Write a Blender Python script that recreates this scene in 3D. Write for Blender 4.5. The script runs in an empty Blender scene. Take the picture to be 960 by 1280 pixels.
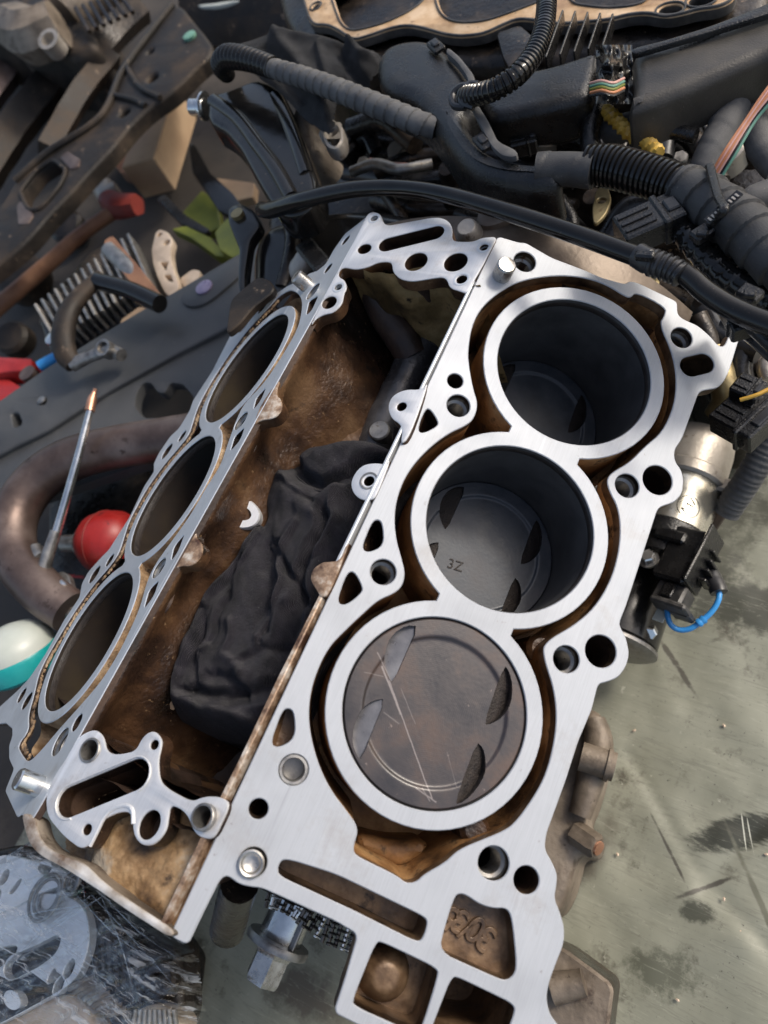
import bpy, math, random
import numpy as np
from mathutils import Matrix, Vector, noise as mnoise
from mathutils.geometry import tessellate_polygon
random.seed(7); np.random.seed(7)
S = bpy.context.scene
COL = S.collection
MM = 0.001
# ------------------------------------------------------------------ camera, sky, sun
F = 931.17                                   # focal length of the photograph in its own pixels
Rc = np.array([[0.8524715054, -0.2352180374, 0.4668670124], [0.4063095295, 0.8600514465, -0.3085839845], [-0.3289451301, 0.4527515700, 0.8287406815]])
Tc = np.array([246.80, -40.637, 569.664])    # millimetres; crankshaft axis = world y axis
cam = bpy.data.cameras.new('camera'); camo = bpy.data.objects.new('camera', cam); COL.objects.link(camo); S.camera = camo
M4 = Matrix([list(Rc[i]) + [Tc[i] * MM] for i in range(3)] + [[0, 0, 0, 1]]); camo.matrix_world = M4
cam.sensor_fit = 'VERTICAL'; cam.sensor_height = 36; cam.lens = F / 1280 * 36
cam.clip_start = 0.01; cam.clip_end = 200
cam.dof.use_dof = True; cam.dof.focus_distance = 0.45; cam.dof.aperture_fstop = 7.5
W = bpy.data.worlds.new('World'); S.world = W; W.use_nodes = True
wn = W.node_tree.nodes; wl = W.node_tree.links
SUN_EL, SUN_AZ = math.radians(40), math.radians(42)      # azimuth measured from +y towards +x
sky = wn.new('ShaderNodeTexSky'); sky.sky_type = 'NISHITA'; sky.sun_disc = False
sky.sun_elevation = SUN_EL; sky.sun_rotation = SUN_AZ; sky.air_density = 1.0; sky.dust_density = 4.0; sky.ozone_density = 1.0
hs = wn.new('ShaderNodeHueSaturation'); hs.inputs['Saturation'].default_value = .85          # thin hazy cloud: a paler sky
wl.new(sky.outputs[0], hs.inputs['Color']); wl.new(hs.outputs[0], wn['Background'].inputs[0]); wn['Background'].inputs[1].default_value = 0.145
sl = bpy.data.lights.new('sun', 'SUN'); sl.energy = 1.4; sl.angle = math.radians(12); sl.color = (1, .93, .82)
so = bpy.data.objects.new('sun', sl); COL.objects.link(so)
sd = Vector((math.sin(SUN_AZ) * math.cos(SUN_EL), math.cos(SUN_AZ) * math.cos(SUN_EL), math.sin(SUN_EL)))
so.rotation_euler = sd.to_track_quat('Z', 'Y').to_euler(); so.location = sd * 3
S.view_settings.view_transform = 'Standard'; S.view_settings.look = 'None'; S.view_settings.exposure = 0.5
S.view_settings.gamma = 1

# ------------------------------------------------------------------ frames: real planes of the place
H = 232.896; c30, s30 = math.cos(math.pi / 6), .5
def frame(o, x, y, z):
    M = np.eye(4); M[:3, 0] = x; M[:3, 1] = y; M[:3, 2] = z; M[:3, 3] = o; return M
RD = frame((H * s30, 0, H * c30), (c30, 0, -s30), (0, 1, 0), (s30, 0, c30))          # right deck
LD = frame((-H * s30, 0, H * c30), (c30, 0, s30), (0, 1, 0), (-s30, 0, c30))         # left deck (x = -u)
def HZ(z): return frame((0, 0, z), (1, 0, 0), (0, 1, 0), (0, 0, 1))
VP = HZ(241)
def ray(x, y): return Rc @ np.array([(x - 480) / F, -(y - 640) / F, -1.0])
def hit(x, y, M, h=0.0):
    d = ray(x, y); n = M[:3, 2]; s = ((M[:3, 3] - Tc) @ n + h) / (d @ n); p = Tc + d * s - M[:3, 3]
    return (float(p @ M[:3, 0]), float(p @ M[:3, 1]))
def tr(pts, M, h=0.0): return [hit(x, y, M, h) for x, y in pts]     # measured outline -> millimetres on its plane
def at(x, y, z): p = hit(x, y, HZ(z)); return np.array([p[0], p[1], z])
def atl(l): return [at(*p) for p in l]
def W3(p, M, h=0.0): return M[:3, :3] @ np.array([p[0], p[1], h]) + M[:3, 3]
def rnd(P, r=99., it=2):                                            # round the corners of a closed outline
    P = [np.array(p, float) for p in P]
    for _ in range(it):
        Q = []; n = len(P)
        for i in range(n):
            a, b, c = P[i - 1], P[i], P[(i + 1) % n]
            la, lc = np.linalg.norm(a - b), np.linalg.norm(c - b)
            if la < 1e-6 or lc < 1e-6: continue
            Q.append(b + (a - b) * min(.25, r / la)); Q.append(b + (c - b) * min(.25, r / lc))
        P = Q; r = r * .5
    return [tuple(p) for p in P]
def circ(cx, cy, r, n=32, ry=None, a=0.): 
    ry = ry or r
    return [(cx + math.cos(t) * r * math.cos(a) - math.sin(t) * ry * math.sin(a), cy + math.cos(t) * r * math.sin(a) + math.sin(t) * ry * math.cos(a)) for t in [2 * math.pi * i / n for i in range(n)]]
def stadium(a, b, r, n=10):
    a, b = np.array(a), np.array(b); an = math.atan2(*(b - a)[::-1]); o = []
    for k in range(n + 1): t = an - math.pi / 2 + math.pi * k / n; o.append((b[0] + r * math.cos(t), b[1] + r * math.sin(t)))
    for k in range(n + 1): t = an + math.pi / 2 + math.pi * k / n; o.append((a[0] + r * math.cos(t), a[1] + r * math.sin(t)))
    return o
def area(P): return .5 * sum(P[i - 1][0] * P[i][1] - P[i][0] * P[i - 1][1] for i in range(len(P)))
def ccw(P): return list(P) if area(P) > 0 else list(P)[::-1]
def inset(P, d):                                                    # P ccw, positive d = inwards
    P = [np.array(p, float) for p in P]; n = len(P); o = []
    for i in range(n):
        a, b, c = P[i - 1], P[i], P[(i + 1) % n]
        e1 = b - a; e2 = c - b; e1 /= (np.linalg.norm(e1) + 1e-9); e2 /= (np.linalg.norm(e2) + 1e-9)
        nn = np.array([-e1[1] - e2[1], e1[0] + e2[0]]); l = np.linalg.norm(nn)
        nn = nn / l if l > 1e-6 else np.array([-e1[1], e1[0]])
        k = max(.5, abs(nn @ np.array([-e1[1], e1[0]])))
        o.append(tuple(b + nn * d / k))
    return o
# ------------------------------------------------------------------ mesh collectors
class G:                                                            # geometry in world millimetres
    def __init__(s): s.v = []; s.f = []; s.m = []
    def add(s, v, f, m=0):
        b = len(s.v); s.v += [tuple(map(float, p)) for p in v]
        for q in f: s.f.append(tuple(i + b for i in q)); s.m.append(m)
        return s
    def prism(s, outer, holes, top, bot, M, ch=0., steps=1, mt=0, ms=None, bottom=True, mh=None):
        """outline with holes; ch = size of the rounded or chamfered upper edge"""
        ms = mt if ms is None else ms; mh = ms if mh is None else mh
        loops = [ccw(outer)] + [ccw(h)[::-1] for h in holes]
        prof = [(0, 0)]
        if ch > 0:
            prof = [(ch * (1 - math.sin(a)), ch * (1 - math.cos(a))) for a in [math.pi / 2 * k / steps for k in range(steps + 1)]] if steps > 1 else [(ch, 0), (0, ch)]
        V = []; rings = []
        for L in loops:
            rr = []
            for ins, dz in prof:
                Q = inset(L, ins) if ins > 0 else L
                rr.append(len(V)); V += [W3(q, M, top - dz) for q in Q]
            rr.append(len(V)); V += [W3(q, M, bot) for q in L]
            rings.append(rr)
        b = len(s.v); s.v += [tuple(map(float, p)) for p in V]
        def face(q, m): s.f.append(tuple(i + b for i in q)); s.m.append(m)
        for li, (L, rr) in enumerate(zip(loops, rings)):
            n = len(L)
            for k in range(len(rr) - 1):
                m = (mh if li else ms) if k == len(rr) - 2 else mt
                for i in range(n):
                    j = (i + 1) % n; face((rr[k + 1] + i, rr[k + 1] + j, rr[k] + j, rr[k] + i), m)
        polys = []; idx = []
        for L, rr in zip(loops, rings):
            Q = inset(L, prof[0][0]) if prof[0][0] > 0 else L
            polys.append([Vector((q[0], q[1], 0)) for q in Q]); idx += [rr[0] + i for i in range(len(L))]
        idb = []
        for L, rr in zip(loops, rings): idb += [rr[-1] + i for i in range(len(L))]
        flat = [p for P in polys for p in P]
        for t in tessellate_polygon(polys):
            A, B, C = [flat[i] for i in t]
            cr = (B - A).cross(C - A).z
            if abs(cr) < 1e-9: continue
            if cr < 0: t = t[::-1]
            face([idx[i] for i in t], mt)
            if bottom: face([idb[i] for i in t[::-1]], ms)
        return s
    def cup(s, outline, top, bot, M, mw=0, mf=0, taper=0., holes=()):           # walls facing in, and a floor
        L = ccw(outline); n = len(L); c = np.mean(np.array(L), 0)
        Lb = [tuple(np.array(p) + (c - np.array(p)) * taper) for p in L]
        V = [W3(p, M, top) for p in L] + [W3(p, M, bot) for p in Lb]
        b = len(s.v); s.v += [tuple(map(float, p)) for p in V]
        for i in range(n):
            j = (i + 1) % n; s.f.append((b + j, b + i, b + n + i, b + n + j)); s.m.append(mw)
        P = [Vector((p[0], p[1], 0)) for p in Lb]; Q = [P]
        for h in holes: Q.append([Vector((p[0], p[1], 0)) for p in h]); s.v += [tuple(map(float, W3(p, M, bot))) for p in h]
        FL_ = [p for q in Q for p in q]
        for t in tessellate_polygon(Q):
            A, B, C = [FL_[i] for i in t]
            if (B - A).cross(C - A).z < 0: t = t[::-1]
            s.f.append(tuple(b + n + i for i in t)); s.m.append(mf)
        return s
    def lathe(s, prof, p, ax, n=32, m=0, cap=True, seg=None):         # prof [(r, h)] along ax from p
        p = np.array(p, float); ax = np.array(ax, float); ax /= np.linalg.norm(ax)
        u = np.cross(ax, [0, 0, 1] if abs(ax[2]) < .9 else [1, 0, 0]); u /= np.linalg.norm(u); w = np.cross(ax, u)
        V = []
        for r, h in prof:
            for k in range(n):
                t = 2 * math.pi * k / n; rr = r * (seg(t) if seg else 1); V.append(p + ax * h + (u * math.cos(t) + w * math.sin(t)) * rr)
        Fc = []
        for a in range(len(prof) - 1):
            for k in range(n):
                j = (k + 1) % n; Fc.append((a * n + k, a * n + j, (a + 1) * n + j, (a + 1) * n + k))
        if cap:
            if prof[0][0] > 0: Fc.append(tuple(range(n))[::-1])
            if prof[-1][0] > 0: Fc.append(tuple((len(prof) - 1) * n + k for k in range(n)))
        return s.add(V, Fc, m)
    def tube(s, pts, r, n=14, step=2.5, m=0, rf=None, flat=None, raw=False, cap=True):
        """swept tube through pts; rf(s, theta) modulates the radius; r may be a list per control point"""
        P = np.array(pts, float)
        rl = np.full(len(P), float(r)) if np.isscalar(r) else np.array(r, float)
        if not raw and len(P) > 2:
            Q = []; RR = []
            E = np.vstack([2 * P[0] - P[1], P, 2 * P[-1] - P[-2]])
            for i in range(len(P) - 1):
                p0, p1, p2, p3 = E[i:i + 4]; k = max(1, int(np.linalg.norm(p2 - p1) / step))
                for j in range(k):
                    t = j / k; Q.append(.5 * ((2 * p1) + (-p0 + p2) * t + (2 * p0 - 5 * p1 + 4 * p2 - p3) * t * t + (-p0 + 3 * p1 - 3 * p2 + p3) * t ** 3)); RR.append(rl[i] * (1 - t) + rl[i + 1] * t)
            Q.append(P[-1]); RR.append(rl[-1]); P = np.array(Q); rl = np.array(RR)
        elif not raw:
            k = max(1, int(np.linalg.norm(P[1] - P[0]) / step)); t = np.linspace(0, 1, k + 1)[:, None]; rl = rl[0] * (1 - t[:, 0]) + rl[-1] * t[:, 0]; P = P[0] * (1 - t) + P[-1] * t
        T = np.gradient(P, axis=0); T /= (np.linalg.norm(T, axis=1)[:, None] + 1e-9)
        u = np.cross(T[0], [0, 0, 1.]); 
        if np.linalg.norm(u) < .1: u = np.cross(T[0], [0, 1., 0])
        u /= np.linalg.norm(u); V = []; acc = 0
        for i in range(len(P)):
            if i: acc += np.linalg.norm(P[i] - P[i - 1])
            u = u - T[i] * (u @ T[i]); u /= np.linalg.norm(u); w = np.cross(T[i], u)
            for k in range(n):
                t = 2 * math.pi * k / n; q = rl[i] * (rf(acc, t) if rf else 1)
                V.append(P[i] + u * math.cos(t) * q + w * math.sin(t) * q * (flat or 1))
        Fc = []
        for a in range(len(P) - 1):
            for k in range(n):
                j = (k + 1) % n; Fc.append((a * n + k, a * n + j, (a + 1) * n + j, (a + 1) * n + k))
        if cap: Fc.append(tuple(range(n))[::-1]); Fc.append(tuple((len(P) - 1) * n + k for k in range(n)))
        return s.add(V, Fc, m)
    def box(s, c, sz, M=None, ch=1., m=0):
        """box with chamfered edges; centre c, size sz, axes of M"""
        M = np.eye(4) if M is None else M
        x, y, z = [q / 2 for q in sz]; ch = min(ch, x * .9, y * .9, z * .9); V = []; 
        import itertools
        cs = np.array(c, float)
        pts = {}
        for sx, sy, sz_ in itertools.product((-1, 1), repeat=3):
            for ax in range(3):
                d = [sx * (x - ch), sy * (y - ch), sz_ * (z - ch)]; d[ax] = (sx * x, sy * y, sz_ * z)[ax]
                pts[(sx, sy, sz_, ax)] = len(V); V.append(cs + M[:3, :3] @ np.array(d))
        Fc = []
        for ax in range(3):
            o = [a for a in range(3) if a != ax]
            for sg in (-1, 1):
                q = []
                for a, b in ((-1, -1), (1, -1), (1, 1), (-1, 1)):
                    k = [0, 0, 0]; k[ax] = sg; k[o[0]] = a; k[o[1]] = b; q.append(pts[(*k, ax)])
                Fc.append(q)
            for a in (-1, 1):
                for b in (-1, 1):
                    k0 = [0, 0, 0]; k0[ax] = -1; k0[o[0]] = a; k0[o[1]] = b; k1 = list(k0); k1[ax] = 1
                    Fc.append([pts[(*k0, o[0])], pts[(*k1, o[0])], pts[(*k1, o[1])], pts[(*k0, o[1])]])
        for k in itertools.product((-1, 1), repeat=3): Fc.append([pts[(*k, 0)], pts[(*k, 1)], pts[(*k, 2)]])
        Vn = np.array(V); ctr = Vn.mean(0); Fo = []
        for q in Fc:
            a, b, c_ = Vn[q[0]], Vn[q[1]], Vn[q[2]]
            if np.cross(b - a, c_ - a) @ (Vn[list(q)].mean(0) - ctr) < 0: q = q[::-1]
            Fo.append(tuple(q))
        return s.add(V, Fo, m)
    def grid(s, nx, ny, fn, m=0, flip=False, keep=None):
        b = len(s.v)
        for j in range(ny + 1):
            for i in range(nx + 1): s.v.append(tuple(map(float, fn(i / nx, j / ny))))
        for j in range(ny):
            for i in range(nx):
                if keep and not keep((i + .5) / nx, (j + .5) / ny): continue
                q = (b + j * (nx + 1) + i, b + j * (nx + 1) + i + 1, b + (j + 1) * (nx + 1) + i + 1, b + (j + 1) * (nx + 1) + i)
                s.f.append(q[::-1] if flip else q); s.m.append(m)
        return s
def inside(p, P):
    x, y = p; c = False; n = len(P)
    for i in range(n):
        (x1, y1), (x2, y2) = P[i - 1], P[i]
        if (y1 > y) != (y2 > y) and x < (x2 - x1) * (y - y1) / (y2 - y1) + x1: c = not c
    return c
def build(name, g, mats, base, parent=None, smooth=35):
    me = bpy.data.meshes.new(name)
    b = np.array(base, float)
    me.from_pydata([tuple((np.array(v) - b) * MM) for v in g.v] if len(g.v) < 3000 else ((np.array(g.v) - b) * MM).tolist(), [], g.f)
    for m in (mats if isinstance(mats, (list, tuple)) else [mats]): me.materials.append(m)
    me.polygons.foreach_set('material_index', g.m)
    me.polygons.foreach_set('use_smooth', [True] * len(me.polygons))
    me.update()
    if smooth is not None: me.set_sharp_from_angle(angle=math.radians(smooth))
    o = bpy.data.objects.new(name, me); COL.objects.link(o)
    if parent: o.parent = parent
    return o
class Thing:
    def __init__(s, name, label, cat, base, group=None):
        s.base = np.array(base, float); o = bpy.data.objects.new(name, None); COL.objects.link(o); o.empty_display_size = .02
        o.location = s.base * MM; o['label'] = label; o['category'] = cat
        if group: o['group'] = group
        s.o = o
    def part(s, name, g, mats, parent=None, smooth=35, label=None, kind=None):
        o = build(name, g, mats, s.base, parent or s.o, smooth)
        if label: o['label'] = label
        if kind: o['kind'] = kind
        return o
def solo(name, g, mats, label=None, cat=None, group=None, kind=None, smooth=35):
    v = np.array(g.v); base = (v[:, 0].mean(), v[:, 1].mean(), v[:, 2].min())
    o = build(name, g, mats, base, None, smooth); o.location = Vector(base) * MM
    for k, x in (('label', label), ('category', cat), ('group', group), ('kind', kind)):
        if x: o[k] = x
    return o
def fbm(p, sc, o=3): return mnoise.fractal(Vector(p) * sc, 1.0, 2.0, o)
# ------------------------------------------------------------------ materials
def mat(name, cols, scale=60, rough=.5, metal=0., bump=.15, bscale=None, stretch=None, speck=None, rv=.15, detail=6, coat=0., spec=.5, streak=None, pos=None):
    """cols: 2-4 base colours mixed by noise; speck = (colour, scale, amount) adds fine dirt of its own shape"""
    m = bpy.data.materials.new(name); m.use_nodes = True; N = m.node_tree.nodes; L = m.node_tree.links; B = N['Principled BSDF']
    tc = N.new('ShaderNodeTexCoord'); mp = N.new('ShaderNodeMapping'); L.new(tc.outputs['Object'], mp.inputs[0])
    if stretch: mp.inputs['Scale'].default_value = stretch
    n1 = N.new('ShaderNodeTexNoise'); n1.inputs['Scale'].default_value = scale; n1.inputs['Detail'].default_value = detail; n1.inputs['Roughness'].default_value = .62
    L.new(mp.outputs[0], n1.inputs['Vector'])
    cr = N.new('ShaderNodeValToRGB'); L.new(n1.outputs[0], cr.inputs[0])
    e = cr.color_ramp; k = len(cols); ps = pos or [.34 + .32 * i / (k - 1) for i in range(k)] if k > 1 else [.5]
    while len(e.elements) < k: e.elements.new(.5)
    for i in range(min(k, len(e.elements))): e.elements[i].position = ps[i]; e.elements[i].color = (*cols[i], 1)
    if k == 1: e.elements[0].color = e.elements[1].color = (*cols[0], 1)
    out = cr.outputs[0]
    if speck:
        for sp in (speck if isinstance(speck, list) else [speck]):
            n2 = N.new('ShaderNodeTexNoise'); n2.inputs['Scale'].default_value = sp[1]; n2.inputs['Detail'].default_value = 8; n2.inputs['Roughness'].default_value = .7
            L.new(tc.outputs['Object'], n2.inputs['Vector'])
            r2 = N.new('ShaderNodeValToRGB'); r2.color_ramp.elements[0].position = .62 - sp[2]; r2.color_ramp.elements[1].position = .70 - sp[2] * .6
            L.new(n2.outputs[0], r2.inputs[0])
            mx = N.new('ShaderNodeMix'); mx.data_type = 'RGBA'; L.new(r2.outputs[0], mx.inputs[0]); L.new(out, mx.inputs[6]); mx.inputs[7].default_value = (*sp[0], 1); out = mx.outputs[2]
    L.new(out, B.inputs['Base Color'])
    n3 = N.new('ShaderNodeTexNoise'); n3.inputs['Scale'].default_value = bscale or scale * 4; n3.inputs['Detail'].default_value = 5
    L.new(mp.outputs[0], n3.inputs['Vector'])
    mr = N.new('ShaderNodeMapRange'); mr.inputs[1].default_value = .3; mr.inputs[2].default_value = .7; mr.inputs[3].default_value = max(.02, rough - rv); mr.inputs[4].default_value = min(1, rough + rv)
    L.new(n1.outputs[0], mr.inputs[0]); L.new(mr.outputs[0], B.inputs['Roughness'])
    if bump: 
        bp = N.new('ShaderNodeBump'); bp.inputs['Strength'].default_value = bump; bp.inputs['Distance'].default_value = .001
        L.new(n3.outputs[0], bp.inputs['Height']); L.new(bp.outputs[0], B.inputs['Normal'])
    B.inputs['Metallic'].default_value = metal; B.inputs['Coat Weight'].default_value = coat; B.inputs['Specular IOR Level'].default_value = spec
    return m
def deckmat(name, base, dirt, amt, rough=.42, metal=.75):
    m = mat(name, [tuple(b * .93 for b in base), base], 40, rough, metal, .05, 1.0, None, None, .05)
    N = m.node_tree.nodes; L = m.node_tree.links; B = N['Principled BSDF']
    tc = [n for n in N if n.type == 'TEX_COORD'][0]
    mp = N.new('ShaderNodeMapping'); mp.inputs['Scale'].default_value = (2600, 45, 2600); mp.inputs['Rotation'].default_value = (0, 0, .12); L.new(tc.outputs['Object'], mp.inputs[0])
    nb = N.new('ShaderNodeTexNoise'); nb.inputs['Scale'].default_value = 1; nb.inputs['Detail'].default_value = 3; L.new(mp.outputs[0], nb.inputs['Vector'])
    bp = [n for n in N if n.type == 'BUMP'][0]; bp.inputs['Strength'].default_value = .10; bp.inputs['Distance'].default_value = .0004; L.new(nb.outputs[0], bp.inputs['Height'])
    nd = N.new('ShaderNodeTexNoise'); nd.inputs['Scale'].default_value = 28; nd.inputs['Detail'].default_value = 10; nd.inputs['Roughness'].default_value = .72; L.new(tc.outputs['Object'], nd.inputs['Vector'])
    rd = N.new('ShaderNodeValToRGB'); rd.color_ramp.elements[0].position = .60 - amt; rd.color_ramp.elements[1].position = .80 - amt; L.new(nd.outputs[0], rd.inputs[0])
    src = B.inputs['Base Color'].links[0].from_socket
    mx = N.new('ShaderNodeMix'); mx.data_type = 'RGBA'; mx.blend_type = 'MIX'; ml = N.new('ShaderNodeMath'); ml.operation = 'MULTIPLY'; ml.inputs[1].default_value = .55; L.new(rd.outputs[0], ml.inputs[0])
    L.new(ml.outputs[0], mx.inputs[0]); L.new(src, mx.inputs[6]); mx.inputs[7].default_value = (*dirt, 1)
    # faint tooling streaks in the colour
    def layer(sc, st_, rz, lo, hi, col, k, det=6):
        nonlocal mx
        mq = N.new('ShaderNodeMapping'); mq.inputs['Scale'].default_value = st_; mq.inputs['Rotation'].default_value = (0, 0, rz); L.new(tc.outputs['Object'], mq.inputs[0])
        nq = N.new('ShaderNodeTexNoise'); nq.inputs['Scale'].default_value = sc; nq.inputs['Detail'].default_value = det; nq.inputs['Roughness'].default_value = .65; L.new(mq.outputs[0], nq.inputs['Vector'])
        rq = N.new('ShaderNodeValToRGB'); rq.color_ramp.elements[0].position = lo; rq.color_ramp.elements[1].position = hi; rq.color_ramp.elements[1].color = (k, k, k, 1); L.new(nq.outputs[0], rq.inputs[0])
        m_ = N.new('ShaderNodeMix'); m_.data_type = 'RGBA'; L.new(rq.outputs[0], m_.inputs[0]); L.new(mx.outputs[2], m_.inputs[6]); m_.inputs[7].default_value = (*col, 1); mx = m_
    layer(9, (1, 1, 1), 0, .52, .72, tuple(b * .72 for b in base), .8, 4)
    layer(150, (1, 1, 1), 0, .66, .74, (dirt[0] * .6, dirt[1] * .55, dirt[2] * .5), .8, 8)
    layer(40, (1, .05, 1), .5, .70, .74, tuple(min(1, b * 1.7) for b in base), .5, 3)
    layer(46, (1, .05, 1), -.6, .70, .73, tuple(b * .6 for b in base), .5, 3)
    m2 = N.new('ShaderNodeMix'); m2.data_type = 'RGBA'; m2.blend_type = 'MULTIPLY'; m2.inputs[0].default_value = .35
    r3 = N.new('ShaderNodeValToRGB'); r3.color_ramp.elements[0].color = (.72, .72, .72, 1); r3.color_ramp.elements[0].position = .3; r3.color_ramp.elements[1].position = .6; L.new(nb.outputs[0], r3.inputs[0])
    L.new(mx.outputs[2], m2.inputs[6]); L.new(r3.outputs[0], m2.inputs[7]); L.new(m2.outputs[2], B.inputs['Base Color'])
    return m
M = {}
M['deck'] = deckmat('machined_aluminium', (.40, .42, .45), (.28, .26, .24), .05, .56, .32)
M['deckl'] = deckmat('stained_machined_aluminium', (.62, .65, .68), (.34, .31, .27), .05, .42, .5)
M['plate'] = deckmat('cleaned_aluminium', (.74, .74, .74), (.36, .29, .22), .06, .45, .6)
M['cast'] = mat('brown_stained_casting', [(.010, .007, .005), (.026, .014, .009), (.070, .035, .017), (.135, .075, .036)], 16, .33, .1, .55, 420, speck=[((.22, .14, .075), 260, .0), ((.012, .009, .007), 40, .03)])
M['paleedge'] = mat('pale_stained_rim', [(.16, .10, .06), (.48, .43, .37), (.66, .64, .61)], 40, .5, .4, .3, 300, speck=((.25, .15, .08), 90, .02))
M['castdark'] = mat('sooty_casting', [(.012, .008, .006), (.035, .02, .014), (.07, .04, .025)], 30, .55, .1, .4, 300)
M['jacket'] = mat('water_jacket_scale', [(.05, .025, .012), (.25, .125, .045), (.50, .30, .13)], 30, .6, .1, .5, 420, speck=((.03, .018, .012), 60, .05))
M['jacketl'] = mat('pale_water_jacket_scale', [(.10, .065, .04), (.30, .19, .10), (.50, .36, .22)], 60, .7, .1, .8, 500, speck=((.07, .04, .025), 140, .04))
M['rust'] = mat('orange_scaled_casting', [(.05, .03, .018), (.20, .115, .05), (.38, .25, .13), (.42, .37, .30)], 34, .6, .2, .7, 380, speck=((.04, .024, .015), 70, .05))
M['pocket'] = mat('tan_varnished_casting', [(.035, .020, .012), (.13, .078, .042), (.26, .17, .098)], 45, .42, .3, .35, 300, speck=((.03, .018, .012), 60, .03))
M['edge'] = mat('rusty_lip', [(.07, .035, .022), (.30, .20, .13), (.62, .56, .48)], 90, .55, .3, .4, 400)
M['bore'] = mat('bore_wall', [(.055, .055, .057), (.085, .085, .087)], 50, .42, .35, .04, 1500, stretch=(1, 1, 1), rv=.05)
M['hole'] = mat('dark_bolt_hole', [(.02, .018, .018), (.06, .055, .05)], 200, .4, .7, .2)
M['steel'] = mat('bright_steel', [(.42, .41, .40), (.62, .61, .59)], 120, .28, .95, .08, 600)
M['dsteel'] = mat('dull_steel', [(.20, .19, .18), (.36, .35, .33)], 120, .42, .85, .15, 600, speck=((.12, .07, .04), 150, .02))
M['dowel'] = mat('dowel_steel', [(.38, .36, .33), (.55, .53, .50)], 150, .33, .9, .1, 500)
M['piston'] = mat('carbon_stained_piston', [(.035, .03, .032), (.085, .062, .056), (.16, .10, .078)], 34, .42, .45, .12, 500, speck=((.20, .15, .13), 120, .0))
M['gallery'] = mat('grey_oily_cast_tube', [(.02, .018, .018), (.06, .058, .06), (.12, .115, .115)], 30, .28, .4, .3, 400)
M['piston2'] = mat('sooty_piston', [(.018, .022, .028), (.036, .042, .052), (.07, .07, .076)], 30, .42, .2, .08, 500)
M['plastic'] = mat('dusty_black_plastic', [(.006, .006, .0065), (.015, .0145, .014)], 50, .26, 0, .45, 800, speck=((.16, .14, .12), 420, -.02), rv=.2)
M['rubber'] = mat('black_rubber', [(.012, .012, .013), (.026, .026, .028)], 60, .30, 0, .05, 500)
M['tape'] = mat('grey_cloth_tape', [(.05, .05, .052), (.115, .113, .11)], 60, .7, 0, .35, 1500, speck=((.2, .18, .16), 300, -.02))
M['paint'] = mat('glossy_black_paint', [(.006, .006, .006), (.013, .012, .011)], 20, .15, 0, .16, 120, speck=((.12, .09, .07), 300, -.03), rv=.11, spec=.38)
M['tapeblack'] = mat('black_cloth_tape', [(.022, .022, .023), (.055, .054, .053)], 50, .55, 0, .35, 1400, speck=((.16, .14, .12), 260, -.02))
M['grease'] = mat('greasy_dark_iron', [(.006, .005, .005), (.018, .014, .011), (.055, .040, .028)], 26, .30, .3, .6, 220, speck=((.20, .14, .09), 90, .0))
M['fabric'] = None
M['steelrust'] = mat('dimmed_rusty_steel', [(.006, .005, .004), (.020, .015, .011), (.055, .038, .025)], 16, .6, .3, .5, 160, speck=((.22, .16, .11), 70, .0))  # rust, with the dimness of the far workshop corner painted in
M['panel'] = mat('dark_grey_painted_steel', [(.044, .045, .046), (.072, .073, .074)], 12, .5, .1, .08, 300, speck=((.2, .19, .18), 160, -.04))
M['exh'] = mat('heat_browned_pipe', [(.06, .04, .034), (.12, .085, .072), (.20, .155, .135)], 14, .42, .6, .2, 200, speck=((.03, .015, .01), 50, .02))
M['conc'] = mat('dimmed_oily_concrete', [(.014, .012, .010), (.034, .028, .023), (.065, .054, .045)], 5, .75, 0, .4, 120, speck=((.02, .015, .012), 14, .05))  # oily, with the dim workshop interior darkened into the colour
M['red'] = mat('red_paint', [(.25, .012, .010), (.42, .024, .020)], 30, .42, 0, .15, speck=((.05, .01, .01), 60, .04))
M['dullred'] = mat('dull_red_paint', [(.12, .015, .01), (.24, .03, .02)], 30, .6, 0, .1)
M['relief_lit'] = mat('lit_pocket_floor', [(.16, .155, .16), (.25, .245, .25)], 60, .36, .6, .06, 900)  # sky-lit look of the left valve pockets, put into the colour
M['soot_shade'] = mat('carbon_shade_black', [(.012, .009, .008), (.03, .022, .018)], 260, .6, 0, .5, 900)  # carbon black; also paints the shade of the dark valve pockets
M['castolive'] = mat('lit_olive_casting', [(.07, .045, .02), (.26, .17, .07), (.42, .30, .14)], 16, .45, .15, .5, 320, speck=((.02, .014, .010), 70, .02))  # paler copy of the casting: light on the rear valley wall painted in
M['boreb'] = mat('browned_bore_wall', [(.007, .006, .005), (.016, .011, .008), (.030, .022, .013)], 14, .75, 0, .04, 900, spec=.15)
M['brownbell'] = mat('brown_bell_housing', [(.05, .035, .025), (.13, .10, .075), (.24, .20, .16)], 14, .45, .4, .3, 200)
M['wood'] = mat('worn_wood', [(.14, .06, .03), (.26, .13, .07)], 30, .6, 0, .2, stretch=(1, 1, 1))
M['card'] = mat('cardboard', [(.30, .20, .12), (.45, .32, .20)], 10, .8, 0, .1)
M['green'] = mat('yellow_green_printed_card', [(.09, .11, .012), (.22, .24, .03)], 14, .5, 0, .1, speck=((.75, .72, .62), 30, -.04))
M['tan'] = mat('pale_cast_aluminium', [(.42, .32, .23), (.62, .50, .38)], 40, .5, .3, .2)
M['alu'] = mat('weathered_aluminium', [(.30, .27, .23), (.46, .42, .37)], 30, .45, .6, .35, 300, speck=((.12, .08, .05), 60, .02))
M['casttan'] = mat('dusty_side_casting', [(.075, .058, .042), (.18, .145, .11), (.28, .235, .185)], 18, .55, .2, .7, 200, speck=[((.06, .04, .028), 34, .06), ((.03, .02, .015), 120, .0)])
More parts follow.
